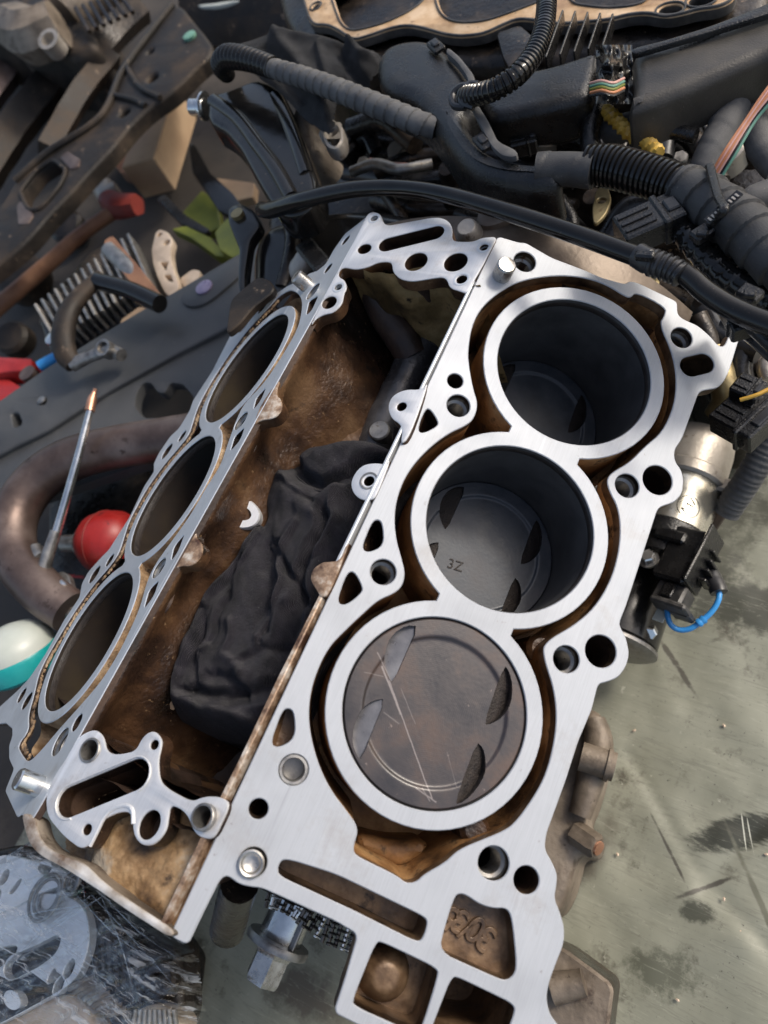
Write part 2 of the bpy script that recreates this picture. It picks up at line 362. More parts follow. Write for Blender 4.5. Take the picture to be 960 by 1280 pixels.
M['chrome'] = mat('zinc_plated_steel', [(.55, .56, .56), (.72, .72, .70)], 60, .22, .95, .03)
M['zinc'] = mat('yellowish_zinc_steel', [(.48, .47, .42), (.66, .62, .52)], 18, .27, .9, .05, 300)
M['teal'] = mat('teal_plastic', [(.0, .24, .24), (.02, .34, .33)], 30, .3, 0, .05)
M['white'] = mat('milky_white_plastic', [(.38, .42, .37), (.55, .57, .52)], 8, .35, 0, .03)
M['blue'] = mat('blue_wire_insulation', [(.03, .22, .55), (.05, .32, .70)], 30, .35, 0, .0)
M['yellow'] = mat('yellow_wire_insulation', [(.50, .27, .03), (.66, .42, .08)], 60, .45, 0, .1)
M['orange'] = mat('orange_wire_insulation', [(.45, .17, .07), (.55, .25, .12)], 60, .4, 0, .0)
M['pink'] = mat('pink_wire_insulation', [(.50, .26, .22), (.60, .36, .30)], 60, .4, 0, .0)
M['tancase'] = mat('tan_sealant_gasket_face', [(.30, .17, .08), (.50, .33, .18), (.62, .46, .30)], 34, .5, .2, .25, 300, speck=((.10, .06, .04), 80, .02))
M['gasket'] = mat('black_gasket', [(.03, .03, .03), (.09, .085, .08)], 80, .5, .2, .3)
M['copper'] = mat('copper', [(.48, .24, .15), (.65, .36, .24)], 60, .4, .8, .1)
M['headface'] = mat('milled_head_face', [(.55, .56, .57), (.74, .75, .76)], 30, .4, .35, .05, 300)
M['purple'] = mat('violet_plug', [(.20, .16, .26), (.30, .26, .36)], 60, .3, .2, .0)
M['mint'] = mat('mint_green_plug', [(.08, .20, .15), (.16, .32, .24)], 60, .4, .0, .0)
M['gold'] = mat('dull_yellow_passivated_steel', [(.22, .17, .08), (.38, .31, .17)], 60, .4, .7, .2, speck=((.1, .04, .02), 80, .03))
# cloth
def clothmat(name, a, b, thread=1700):
    m = mat(name, [tuple(q * .6 for q in a), b], 90, .9, 0, .0, None, speck=((.16, .145, .14), 420, -.03), rv=.02, spec=.15)
    N = m.node_tree.nodes; L = m.node_tree.links; B = N['Principled BSDF']; tc = [n for n in N if n.type == 'TEX_COORD'][0]
    w1 = N.new('ShaderNodeTexWave'); w1.inputs['Scale'].default_value = thread / 3; w1.inputs['Distortion'].default_value = 1.2; L.new(tc.outputs['Object'], w1.inputs[0])
    w2 = N.new('ShaderNodeTexWave'); w2.bands_direction = 'Y'; w2.inputs['Scale'].default_value = thread / 3; w2.inputs['Distortion'].default_value = 1.2; L.new(tc.outputs['Object'], w2.inputs[0])
    ad = N.new('ShaderNodeMath'); L.new(w1.outputs[1], ad.inputs[0]); L.new(w2.outputs[1], ad.inputs[1])
    nz = N.new('ShaderNodeTexNoise'); nz.inputs['Scale'].default_value = 700; nz.inputs['Detail'].default_value = 5; L.new(tc.outputs['Object'], nz.inputs['Vector'])
    a2 = N.new('ShaderNodeMath'); a2.operation = 'MULTIPLY_ADD'; a2.inputs[1].default_value = 3; L.new(nz.outputs[0], a2.inputs[0]); L.new(ad.outputs[0], a2.inputs[2])
    bp = N.new('ShaderNodeBump'); bp.inputs['Strength'].default_value = .8; bp.inputs['Distance'].default_value = .0006; L.new(a2.outputs[0], bp.inputs['Height']); L.new(bp.outputs[0], B.inputs['Normal'])
    B.inputs['Sheen Weight'].default_value = .10; B.inputs['Sheen Roughness'].default_value = .5
    return m
M['rag'] = clothmat('black_cotton', (.010, .009, .013), (.028, .025, .033))
M['dustduct'] = mat('dusty_brown_black_plastic', [(.022, .020, .017), (.060, .053, .044)], 24, .40, 0, .25, 900, speck=((.18, .15, .12), 380, -.02), rv=.14)
M['cloth2'] = clothmat('black_denim', (.012, .012, .013), (.026, .026, .028))
# green sheet with scuffs
def sheetmat():
    m = mat('green_floor_sheet', [(.165, .168, .125), (.225, .228, .175), (.275, .28, .22)], 6, .50, 0, .1, 60, speck=[((.075, .07, .05), 22, .06), ((.02, .018, .014), 300, .0), ((.42, .42, .34), 90, -.03)], spec=.45)
    N = m.node_tree.nodes; L = m.node_tree.links; B = N['Principled BSDF']; tc = [n for n in N if n.type == 'TEX_COORD'][0]
    src = B.inputs['Base Color'].links[0].from_socket
    def spot(c, rx, ry, a, lo, hi, col, sc=60, st=(1, 1, 1)):
        nonlocal src
        c = ((c[0] - SHC[0]) * MM, (c[1] - SHC[1]) * MM)
        mp = N.new('ShaderNodeMapping'); mp.vector_type = 'TEXTURE'; mp.inputs['Location'].default_value = (c[0], c[1], 0); mp.inputs['Rotation'].default_value = (0, 0, a); mp.inputs['Scale'].default_value = (rx * MM, ry * MM, 1); L.new(tc.outputs['Object'], mp.inputs[0])
        gr = N.new('ShaderNodeTexGradient'); gr.gradient_type = 'SPHERICAL'; L.new(mp.outputs[0], gr.inputs[0])
        nz = N.new('ShaderNodeTexNoise'); nz.inputs['Scale'].default_value = sc; nz.inputs['Detail'].default_value = 8; nz.inputs['Roughness'].default_value = .7
        m2 = N.new('ShaderNodeMapping'); m2.inputs['Rotation'].default_value = (0, 0, -a); m2.inputs['Scale'].default_value = st; L.new(tc.outputs['Object'], m2.inputs[0]); L.new(m2.outputs[0], nz.inputs['Vector'])
        ad = N.new('ShaderNodeMath'); ad.operation = 'MULTIPLY'; L.new(gr.outputs[0], ad.inputs[0]); L.new(nz.outputs[0], ad.inputs[1])
        cr = N.new('ShaderNodeValToRGB'); cr.color_ramp.elements[0].position = lo; cr.color_ramp.elements[1].position = hi; L.new(ad.outputs[0], cr.inputs[0])
        mx = N.new('ShaderNodeMix'); mx.data_type = 'RGBA'; L.new(cr.outputs[0], mx.inputs[0]); L.new(src, mx.inputs[6]); mx.inputs[7].default_value = (*col, 1); src = mx.outputs[2]
    for px, rx, ry, a, lo, hi, col, sc, st in (((925,1040), 62, 20, .62, .17, .27, (.030, .032, .022), 110, (.7, 3, 1)), ((850,720), 120, 90, .3, .22, .34, (.05, .052, .036), 60, (1, 1, 1)), ((900,640), 150, 80, 1.0, .20, .36, (.06, .062, .043), 50, (1, 1, 1)),
        ((950,760), 90, 50, .3, .22, .34, (.045, .047, .033), 70, (1, 1, 1)), ((845,830), 60, 5, -.75, .22, .34, (.07, .065, .05), 90, (1, 1, 1)), ((835,1060), 50, 2.5, -.8, .20, .34, (.07, .065, .05), 90, (1, 1, 1)), ((880,1110), 60, 3.5, .75, .22, .36, (.07, .065, .05), 80, (1, 1, 1)),
        ((872,1140), 22, 14, .4, .18, .3, (.06, .062, .043), 160, (1, 1, 1)), ((825,1215), 60, 40, .4, .27, .40, (.09, .093, .065), 120, (1, 1, 1)), ((960,1150), 110, 4, -.9, .16, .32, (.12, .12, .085), 40, (1, 1, 1)), ((930,1040), 22, .8, -1.2, .16, .26, (.5, .5, .42), 80, (1, 1, 1)), ((938,1044), 20, .7, -1.15, .16, .26, (.5, .5, .42), 80, (1, 1, 1)),
        ((735,1060), 70, 30, 1.2, .2, .4, (.09, .08, .06), 30, (1, 1, 1)),  ((380,1240), 80, 40, .2, .22, .38, (.09, .08, .06), 50, (1, 1, 1))):
        spot(at(*px, ZF), rx, ry, a, lo, hi, col, sc, st)
    # long fine scuff lines
    for sc, rz, w in ((9, .5, .012), (13, 1.7, .010), (7, 2.6, .012)):
        mp = N.new('ShaderNodeMapping'); mp.inputs['Rotation'].default_value = (0, 0, rz); mp.inputs['Scale'].default_value = (1, 14, 1); L.new(tc.outputs['Object'], mp.inputs[0])
        nz = N.new('ShaderNodeTexNoise'); nz.inputs['Scale'].default_value = sc; nz.inputs['Detail'].default_value = 5; L.new(mp.outputs[0], nz.inputs['Vector'])
        ma = N.new('ShaderNodeMath'); ma.operation = 'SUBTRACT'; ma.inputs[1].default_value = .56; L.new(nz.outputs[0], ma.inputs[0]); mb = N.new('ShaderNodeMath'); mb.operation = 'ABSOLUTE'; L.new(ma.outputs[0], mb.inputs[0])
        mc = N.new('ShaderNodeMapRange'); mc.inputs[1].default_value = 0; mc.inputs[2].default_value = w; mc.inputs[3].default_value = .30; mc.inputs[4].default_value = 0; L.new(mb.outputs[0], mc.inputs[0])
        mx = N.new('ShaderNodeMix'); mx.data_type = 'RGBA'; L.new(mc.outputs[0], mx.inputs[0]); L.new(src, mx.inputs[6]); mx.inputs[7].default_value = (*((.09, .085, .065) if rz != 1.7 else (.40, .40, .32)), 1); src = mx.outputs[2]
    L.new(src, B.inputs['Base Color'])
    return m
ZF = -92; SHC = (0, 0)
def filmmat():
    m = bpy.data.materials.new('clear_plastic_wrap'); m.use_nodes = True; N = m.node_tree.nodes; L = m.node_tree.links
    N.remove(N['Principled BSDF']); out = N['Material Output']
    tr_ = N.new('ShaderNodeBsdfTransparent'); tr_.inputs[0].default_value = (.93, .95, .96, 1)
    gl = N.new('ShaderNodeBsdfGlossy'); gl.inputs['Roughness'].default_value = .10; gl.inputs[0].default_value = (1, 1, 1, 1)
    df = N.new('ShaderNodeBsdfTranslucent'); df.inputs[0].default_value = (.9, .9, .88, 1); d2 = N.new('ShaderNodeBsdfDiffuse'); d2.inputs[0].default_value = (.85, .86, .86, 1)
    dm = N.new('ShaderNodeMixShader'); L.new(df.outputs[0], dm.inputs[1]); L.new(d2.outputs[0], dm.inputs[2])
    tc = N.new('ShaderNodeTexCoord'); mp = N.new('ShaderNodeMapping'); mp.inputs['Rotation'].default_value = (0, 0, .65); mp.inputs['Scale'].default_value = (.8, 6, 1); L.new(tc.outputs['Object'], mp.inputs[0])
    nz = N.new('ShaderNodeTexNoise'); nz.inputs['Scale'].default_value = 20; nz.inputs['Detail'].default_value = 4; nz.inputs['Distortion'].default_value = 1.0; L.new(mp.outputs[0], nz.inputs['Vector'])
    bp = N.new('ShaderNodeBump'); bp.inputs['Strength'].default_value = .9; bp.inputs['Distance'].default_value = .004; L.new(nz.outputs[0], bp.inputs['Height']); L.new(bp.outputs[0], gl.inputs['Normal'])
    n2 = N.new('ShaderNodeTexNoise'); n2.inputs['Scale'].default_value = 26; n2.inputs['Detail'].default_value = 7; n2.inputs['Roughness'].default_value = .62; n2.inputs['Distortion'].default_value = 1.6; L.new(mp.outputs[0], n2.inputs['Vector'])
    cr = N.new('ShaderNodeValToRGB'); cr.color_ramp.elements[0].position = .54; cr.color_ramp.elements[0].color = (.0, .0, .0, 1); cr.color_ramp.elements[1].position = .66; cr.color_ramp.elements[1].color = (.7, .85, .85, 1); L.new(n2.outputs[0], cr.inputs[0])  # white streaks: scuffed creases plus highlights painted in diffuse white
    lw = N.new('ShaderNodeLayerWeight'); lw.inputs[0].default_value = .35; L.new(bp.outputs[0], lw.inputs['Normal'])
    mr = N.new('ShaderNodeMapRange'); mr.inputs[3].default_value = .03; mr.inputs[4].default_value = .5; L.new(lw.outputs['Facing'], mr.inputs[0])
    m1 = N.new('ShaderNodeMixShader'); L.new(cr.outputs[0], m1.inputs[0]); L.new(tr_.outputs[0], m1.inputs[1]); L.new(dm.outputs[0], m1.inputs[2])
    mx = N.new('ShaderNodeMixShader'); L.new(mr.outputs[0], mx.inputs[0]); L.new(m1.outputs[0], mx.inputs[1]); L.new(gl.outputs[0], mx.inputs[2]); L.new(mx.outputs[0], out.inputs[0])
    return m
M['film'] = filmmat()

# ------------------------------------------------------------------ setting
ZF = -92
g = G()
def floor_h(u, v):
    x = -6000 + 9000 * u; y = -2500 + 9500 * v
    return (x, y, ZF - 14 + 3 * fbm((x, y, 0), .004))
g.grid(60, 60, floor_h)
solo('floor', g, M['conc'], kind='structure')
g = G()
SH = [(-330, -900), (900, -900), (900, 620), (330, 640), (-60, 560), (-250, 340), (-360, 100)]
CREASE = [(hit(*a, HZ(ZF)), hit(*b, HZ(ZF)), h, w) for a, b, h, w in (((785,940),(872,1088),-1.6,3.5), ((800,1000),(860,1120),1.0,12), ((860,1120),(930,1180),1.2,12), ((930,1180),(945,1290),1.2,12), ((900,1120),(985,1215),-1.8,5), ((970,1010),(880,1110),-2.0,6), ((760,1090),(820,1190),1.2,14))]
def sheet_h(u, v):
    x = -420 + 1350 * u; y = -900 + 1550 * v
    z = ZF + 1.5 * fbm((x, y, 3), .012) + 1.2 * fbm((x, y, 9), .03)
    d = abs((x - 330) * .80 + (y - 20) * .6); z += 1.5 * math.exp(-(d / 16) ** 2)      # long soft crease
    
    def seg(a, b, h, w):
        ax_, ay_ = a; bx_, by_ = b; t = max(0, min(1, ((x - ax_) * (bx_ - ax_) + (y - ay_) * (by_ - ay_)) / ((bx_ - ax_) ** 2 + (by_ - ay_) ** 2)))
        return h * math.exp(-(math.hypot(x - ax_ - t * (bx_ - ax_), y - ay_ - t * (by_ - ay_)) / w) ** 2)
    for a, b, h, w in CREASE: z += seg(a, b, h, w)
    d = abs((x - 420) * .7 + (y - 20) * .7); z += 1.5 * math.exp(-(d / 18) ** 2)
    return (x, y, z)
g.grid(330, 380, sheet_h, keep=lambda u, v: inside((-420 + 1350 * u, -900 + 1550 * v), SH))
_v = np.array(g.v); SHC = (_v[:, 0].mean(), _v[:, 1].mean())
M['sheet'] = sheetmat()
solo('ground_sheet', g, M['sheet'], kind='structure')
# ------------------------------------------------------------------ ENGINE BLOCK
EB = Thing('engine_block', 'bare V6 engine block with milled silver deck and open cylinder bores', 'engine block', (0, 60, ZF))
PITCH = 108.0; STG = -40.23; RB = 47.75
R_OUT = rnd(tr([(622,295),(650,303),(657,303),(690,322),(730,337),(753,347),(782,355),(787,351),(797,353),(845,376),(847,380),(847,392),(853,398),(873,407),(888,420),(898,432),(905,433),(915,412),(926,417),(912,463),(905,477),(897,485),(878,488),(873,492),(853,548),(843,563),(844,577),(852,587),(855,600),(853,617),(843,628),(827,633),(822,637),(783,757),(775,777),(775,783),(783,797),(787,817),(783,833),(773,847),(757,853),(748,855),(740,887),(723,927),(707,977),(683,1043),(681,1062),(690,1077),(697,1093),(696,1107),(693,1123),(700,1140),(706,1160),(705,1180),(697,1200),(687,1227),(683,1247),(687,1267),(695,1278),(706,1292),(712,1330),(560,1345),(530,1322),(417,1266),(432,1220),(447,1168),(420,1152),(327,1110),(314,1109),(298,1105),(288,1097),(282,1095),(275,1100),(256,1138),(235,1182),(212,1170)], RD), 1.6, 2)
JACK = rnd(tr([(585,440),(590,407),(603,383),(627,363),(653,350),(693,344),(727,346),(757,355),(782,371),(789,372),(795,365),(832,384),(831,394),(824,405),(840,440),(846,473),(843,507),(828,540),(807,557),(787,578),(765,590),(758,600),(762,615),(772,633),(776,660),(773,693),(763,727),(743,760),(717,782),(690,797),(680,807),(679,815),(682,830),(692,860),(696,893),(693,927),(683,967),(667,997),(643,1030),(627,1040),(607,1048),(573,1062),(557,1078),(530,1093),(520,1103),(507,1104),(497,1095),(460,1077),(443,1068),(442,1058),(449,1035),(433,1013),(413,987),(397,953),(387,913),(386,880),(393,847),(410,810),(433,787),(453,768),(473,750),(493,742),(503,733),(507,717),(502,697),(495,673),(493,643),(498,617),(510,590),(533,563),(560,542),(583,532),(593,523),(598,505),(592,487),(587,460)], RD), 6, 2)
def hole_px(x, y, r, M, n=28): c = hit(x, y, M); return circ(c[0], c[1], r, n)
R_HOLES = [(hole_px(656,327,7.0,RD), 55, 'b'), (hole_px(569,476,4.6,RD), 50, 'p'), (hole_px(573,507,6.8,RD), 50, 'b'),
 (rnd(tr([(537,510),(548,527),(546,533),(528,542),(522,537),(531,513)], RD), 3), 22, 'k'),
 (rnd(tr([(472,649),(478,654),(480,682),(460,691),(452,685),(465,653)], RD), 3), 22, 'k'),
 (hole_px(479,715,6.9,RD), 50, 'b'),
 (rnd(tr([(442,713),(453,733),(452,741),(432,757),(421,753),(433,718)], RD), 3), 22, 'k'),
 (rnd(tr([(362,885),(368,892),(369,923),(348,935),(338,930),(353,888)], RD), 3), 14, 'k'),
 (hole_px(367,962,7.2,RD), 50, 'b'), (hole_px(323,1011,4.6,RD), 50, 'p'), (hole_px(316,1078,6.6,RD), 12, 'k'),
 (rnd(tr([(352,1075),(363,1075),(420,1093),(530,1146),(535,1153),(528,1175),(520,1177),(440,1137),(349,1095),(347,1085)], RD), 3), 20, 'k'),
 (rnd(tr([(470,1178),(478,1178),(547,1211),(547,1221),(527,1286),(519,1292),(443,1258),(441,1250)], RD), 4), 22, 'k'),
 (rnd(tr([(574,1117),(583,1119),(600,1131),(618,1136),(633,1135),(640,1147),(646,1207),(642,1220),(632,1226),(620,1222),(549,1190),(556,1160),(568,1122)], RD), 4), 12, 'k'),
 (rnd(tr([(565,1221),(575,1223),(643,1256),(643,1268),(625,1310),(536,1295)], RD), 3), 60, 'k'),
 (hole_px(617,1079,7.8,RD), 50, 'b'), (hole_px(658,1100,6.4,RD), 50, 'p'),
 (hole_px(708,824,7.2,RD), 50, 'b'), (hole_px(751,814,8.7,RD), 50, 'p'), (hole_px(784,607,7.2,RD), 50, 'b'), (hole_px(822,600,9.0,RD), 50, 'p'),
 (hole_px(852,422,7.0,RD), 50, 'b'), (stadium(hit(863,458,RD), hit(880,454,RD), 6.6), 30, 'k')]
SLAB = 9.0
g = G().prism(R_OUT, [JACK] + [h[0] for h in R_HOLES], 0, -SLAB, RD, .5, 1, 0, 1)
deck_r = EB.part('deck_face', g, [M['deck'], M['pocket']], label='clean bright milled right-hand deck')
# body of the right bank, under the slab
yb = -112
RB_OUT = [(-72, yb), (-20, yb), (30, yb + 20), (92, -70), (70, -20), (84, 70), (72, 120), (88, 176), (72, 220), (60, 272), (-72, 276)]
RB_OUT = [(min(x, 78) if x > 0 else x, y) for x, y in RB_OUT]
inb = [h[0] for h in R_HOLES if all(inside(p, RB_OUT) for p in inset(ccw(h[0]), -3)) and all(not inside(p, JACK) for p in h[0])]
CR = EB.o
def bankbody(Mf, holes, out, depth):
    # outer walls of a cast bank
    return G().cup([(x, y) for x, y in out], -SLAB + .5, -depth, Mf, 0, 0)
g = G()
L = ccw(RB_OUT); n = len(L)
for i in range(n):                                                   # outward-facing cast walls, slightly drafted
    a, b = L[i], L[(i + 1) % n]
    tp = -26 if (a[1] < -50 or b[1] < -50) else -SLAB + .5
    V = [W3(a, RD, tp), W3(b, RD, tp), W3((b[0] * .97, b[1]), RD, -165), W3((a[0] * .97, a[1]), RD, -165)]
    g.add(V, [(3, 2, 1, 0)][0:1] if False else [(0, 3, 2, 1)], 0)
EB.part('cylinder_bank', g, M['castdark'])
# jacket walls and floor
g = G().cup(JACK, -SLAB + .4, -62, RD, 0, 0, .04, [circ(0, PITCH * k, RB + 3, 48) for k in range(3)])
bb = EB.part('water_jacket', g, M['jacket'])
# the shallow cast shelves in the jacket's bottom corner
g = G()
c = [hit(455,1050,RD), hit(500,1062,RD), hit(555,1062,RD), hit(540,1085,RD), hit(510,1101,RD), hit(455,1072,RD)]
g.prism(rnd(c, 4), [], -28, -62, RD, 5, 4, 0)
for q, dd in (((690, 806), 16), ((764, 608), 14), ((603, 1042), 12)):
    p = hit(*q, RD); EB.part('jacket_boss', G().lathe([(9, -62), (8, -dd - 3), (5.5, -dd), (0, -dd)], W3((p[0], p[1]), RD), RD[:3, 2], 16), M['cast'])
EB.part('casting_shelf', g, M['jacket'])
# dark core below so that nothing shines through
# holes: liners with floors
for P, d, k in R_HOLES:
    EB.part({'b': 'bolt_hole', 'p': 'oil_passage', 'k': 'core_pocket'}[k], G().cup(P, -.6, -d, RD, 0, 0), M[{'b': 'hole', 'p': 'castdark', 'k': 'pocket'}[k] if not (k == 'k' and d in (22, 14) and len(P) < 30) else 'cast'])
# thread rings seen in the bolt holes
for (x, y, r) in ((656,327,7.0),(573,507,6.8),(479,715,6.9),(617,1079,7.8),(708,824,7.2),(784,607,7.2),(852,422,7.0)):
    g = G(); p = hit(x, y, RD)
    g.lathe([(r - .1, -4), (r - .1, -7), (r - 1.7, -8)] + [(r - 1.7 + .5 * (k % 2), -8 - k * .8) for k in range(1, 26)], W3(p, RD), RD[:3, 2], 28, cap=False)
    g.f = [f[::-1] for f in g.f]
    EB.part('threaded_hole', g, M['dsteel'])
# outer side of the pocket cups hanging below the deck at the front
g = G()
for k in (11, 12, 13):
    O = inset(ccw(R_HOLES[k][0]), -4.5); O = [(x, y) for x, y in O]
    g.prism(O, [inset(ccw(R_HOLES[k][0]), -.3)], -SLAB + .3, -R_HOLES[k][1] - 2, RD)
EB.part('pocket_wall', g, M['castdark'])
# boss in the square pocket, cast figures in the other
p = hit(487, 1232, RD); g = G().lathe([(13, -22), (12, -17), (9, -13.5), (7.5, -12), (6.3, -11), (4, -10.6), (0, -10.6)], W3(p, RD), RD[:3, 2], 28)
EB.part('core_boss', g, M['pocket'])
def text_obj(s, size, Mf, pos, rot, depth, mats, parent, T, name, ex=.4, h=0., label=None, bevel=0.):
    cu = bpy.data.curves.new(name, 'FONT'); cu.body = s; cu.size = size; cu.extrude = ex; cu.bevel_depth = bevel; cu.bevel_resolution = 2; cu.align_x = 'CENTER'; cu.align_y = 'CENTER'; cu.offset = .0
    o = bpy.data.objects.new(name, cu); COL.objects.link(o); dg = bpy.context.evaluated_depsgraph_get()
    me = bpy.data.meshes.new_from_object(o.evaluated_get(dg)); bpy.data.objects.remove(o); bpy.data.curves.remove(cu)
    gg = G(); ca, sa = math.cos(rot), math.sin(rot)
    gg.v = [tuple(W3((pos[0] + v.co.x * ca - v.co.y * sa, pos[1] + v.co.x * sa + v.co.y * ca), Mf, h + v.co.z)) for v in me.vertices]
    gg.f = [tuple(q.vertices) for q in me.polygons]; gg.m = [0] * len(gg.f)
    return T.part(name, gg, mats, parent, 40, label)
for ch, px, sz in (('5', (569,1153), 15), ('3', (582,1157), 15), ('/', (591,1168), 14), ('0', (603,1168), 16), ('3', (616,1180), 16)):
    text_obj(ch, sz * 1.05, RD, hit(*px, RD), math.radians(163), 0, M['pocket'], None, EB, 'cast_character', .8, -11.6, bevel=.45)

# sleeves: siamesed rings
def sleeves(Mf, y0, tag_, m0, Ro=56.5):
    P = []
    fil = 5.0
    # outline of three overlapping circles with filleted waists
    d = PITCH / 2; ang = math.acos(min(1, d / Ro))
    pts = []
    for k in range(3):
        cy = y0 + PITCH * k
        a0 = -math.pi / 2 + (ang if k else -math.pi) ; a1 = math.pi / 2 - (ang if k < 2 else -math.pi)
        if k == 0: a0 = -math.pi / 2
        if k == 2: a1 = math.pi / 2
        a0 += .10 if k else 0; a1 -= .10 if k < 2 else 0
        m = 26
        for i in range(m + 1):
            t = a0 + (a1 - a0) * i / m; pts.append((Ro * math.cos(t), cy + Ro * math.sin(t)))
    full = pts + [(-x, y) for x, y in reversed(pts)][1:-1]
    holes = [circ(0, y0 + PITCH * k, RB, 96) for k in range(3)]
    g = G().prism(full, holes, 0, -70, Mf, .5, 1, 0, 1, True, 2)
    return EB.part('cylinder_sleeves', g, [m0, M['jacket'] if tag_ == 'r' else M['jacketl'], M['bore' if tag_ == 'r' else 'boreb']])
sleeves(RD, 0, 'r', M['deck']); sleeves(LD, STG, 'l', M['deckl'], 55.5)
for Mf, y0 in ((RD, 0), (LD, STG)):
    for k in range(3):
        p = W3((0, y0 + PITCH * k), Mf)
        g = G().lathe([(RB + .02, -1.0), (RB - .55, -2.2), (RB - .55, -135)], p, Mf[:3, 2], 96, cap=False); g.f = [f[::-1] for f in g.f]
        EB.part('bore', g, M['bore' if y0 == 0 else 'boreb'])
        g = G().lathe([(RB - .58, -2.4), (RB - .8, -2.8), (RB - .8, -6.2), (RB - .58, -6.8)], p, Mf[:3, 2], 96, cap=False); g.f = [f[::-1] for f in g.f]
        EB.part('carbon_ring', g, M['soot_shade'])

# pistons: a height map of the crown, with dish, valve pockets and centre mark
C1 = (0.0, 0.0)
def arcpx(pts): return rnd([hit(400 + x / 3.2, 750 + y / 3.2, RD) for x, y in pts], 99, 2)
RELIEF = [  # (outline, straight edge start, straight edge end, depth)
 ([(395,105),(295,330),(278,310),(258,240),(270,175),(300,130),(345,102)], (395,105), (295,330), 4.6),
 ([(265,395),(165,640),(148,622),(130,570),(136,500),(170,435),(215,402)], (265,395), (165,640), 4.6),
 ([(740,262),(660,497),(690,495),(738,465),(766,410),(772,340),(758,285)], (740,262), (660,497), 4.6),
 ([(632,570),(540,818),(575,808),(625,760),(660,700),(667,640),(655,590)], (632,570), (540,818), 4.6)]
REL = []
for P, a, b, d in RELIEF:
    Q = [hit(400 + x / 3.2, 750 + y / 3.2, RD) for x, y in P]; REL.append((np.array(rnd(Q[:1] + Q[1:], 5, 1)), np.array(Q[0]), np.array(Q[1]), d))
def in_np(X, Y, P):
    c = np.zeros(X.shape, bool); n = len(P)
    for i in range(n):
        x1, y1 = P[i - 1]; x2, y2 = P[i]
        with np.errstate(divide='ignore', invalid='ignore'):
            q = ((y1 > Y) != (y2 > Y)) & (X < (x2 - x1) * (Y - y1) / (y2 - y1 + 1e-12) + x1)
        c ^= q
    return c
def crown():
    nr, na = 230, 640
    r = np.linspace(0.2, 46.9, nr)[:, None]; a = np.linspace(0, 2 * np.pi, na, endpoint=False)[None, :]
    X = r * np.cos(a); Y = r * np.sin(a); R_ = np.hypot(X, Y)
    Z = -1.3 * (1 - 1 / (1 + np.exp(-(R_ - 37.2) * 2.6)))
    K = np.zeros(X.shape, int)
    for P, A, B, d in REL:
        i = in_np(X, Y, P); e = (B - A) / np.linalg.norm(B - A); nn = np.array([-e[1], e[0]])
        c = P.mean(0); sg = np.sign((c - A) @ nn); dist = ((X - A[0]) * nn[0] + (Y - A[1]) * nn[1]) * sg
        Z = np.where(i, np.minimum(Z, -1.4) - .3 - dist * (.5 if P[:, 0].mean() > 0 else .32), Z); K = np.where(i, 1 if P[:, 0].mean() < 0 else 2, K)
    Z = Z - .5 * np.clip((R_ - 46.3) / .6, 0, 1)
    return X, Y, Z, nr, na, K
CX, CY, CZ, NR, NA, CK = crown()
def piston_mesh():
    V = np.stack([CX.ravel(), CY.ravel(), CZ.ravel()], 1)
    g = G(); g.v = V.tolist()
    for i in range(NR - 1):
        for j in range(NA):
            k = (j + 1) % NA; g.f.append((i * NA + j, (i + 1) * NA + j, (i + 1) * NA + k, i * NA + k))
    g.m = [int(CK[i, j]) for i in range(NR - 1) for j in range(NA)]; g.f.append(tuple(range(NA))); g.m.append(0)
    g.lathe([(46.9, -.6), (46.9, -6), (46, -6.2), (46, -8), (46.9, -8.2), (46.9, -40)], (0, 0, 0), (0, 0, 1), 96, cap=False)
    me = bpy.data.meshes.new('piston'); me.from_pydata((np.array(g.v) * MM).tolist(), [], g.f)
    for m in (M['piston'], M['soot_shade'], M['soot_shade']): me.materials.append(m)
    me.polygons.foreach_set('material_index', g.m); me.polygons.foreach_set('use_smooth', [True] * len(me.polygons)); me.update(); me.set_sharp_from_angle(angle=math.radians(28))
    return me
PM = piston_mesh()
def piston(Mf, y0, depth, m, label=None, left='soot_shade'):
    o = bpy.data.objects.new('piston', PM); COL.objects.link(o); o.parent = EB.o
    p = (W3((0, y0), Mf, -depth) - EB.base) * MM
    o.matrix_local = Matrix([list(Mf[i, :3]) + [p[i]] for i in range(3)] + [[0, 0, 0, 1]])
    for k, q in enumerate((m, M[left], M['soot_shade'])): o.material_slots[k].link = 'OBJECT'; o.material_slots[k].material = q
    if label: o['label'] = label
    return o
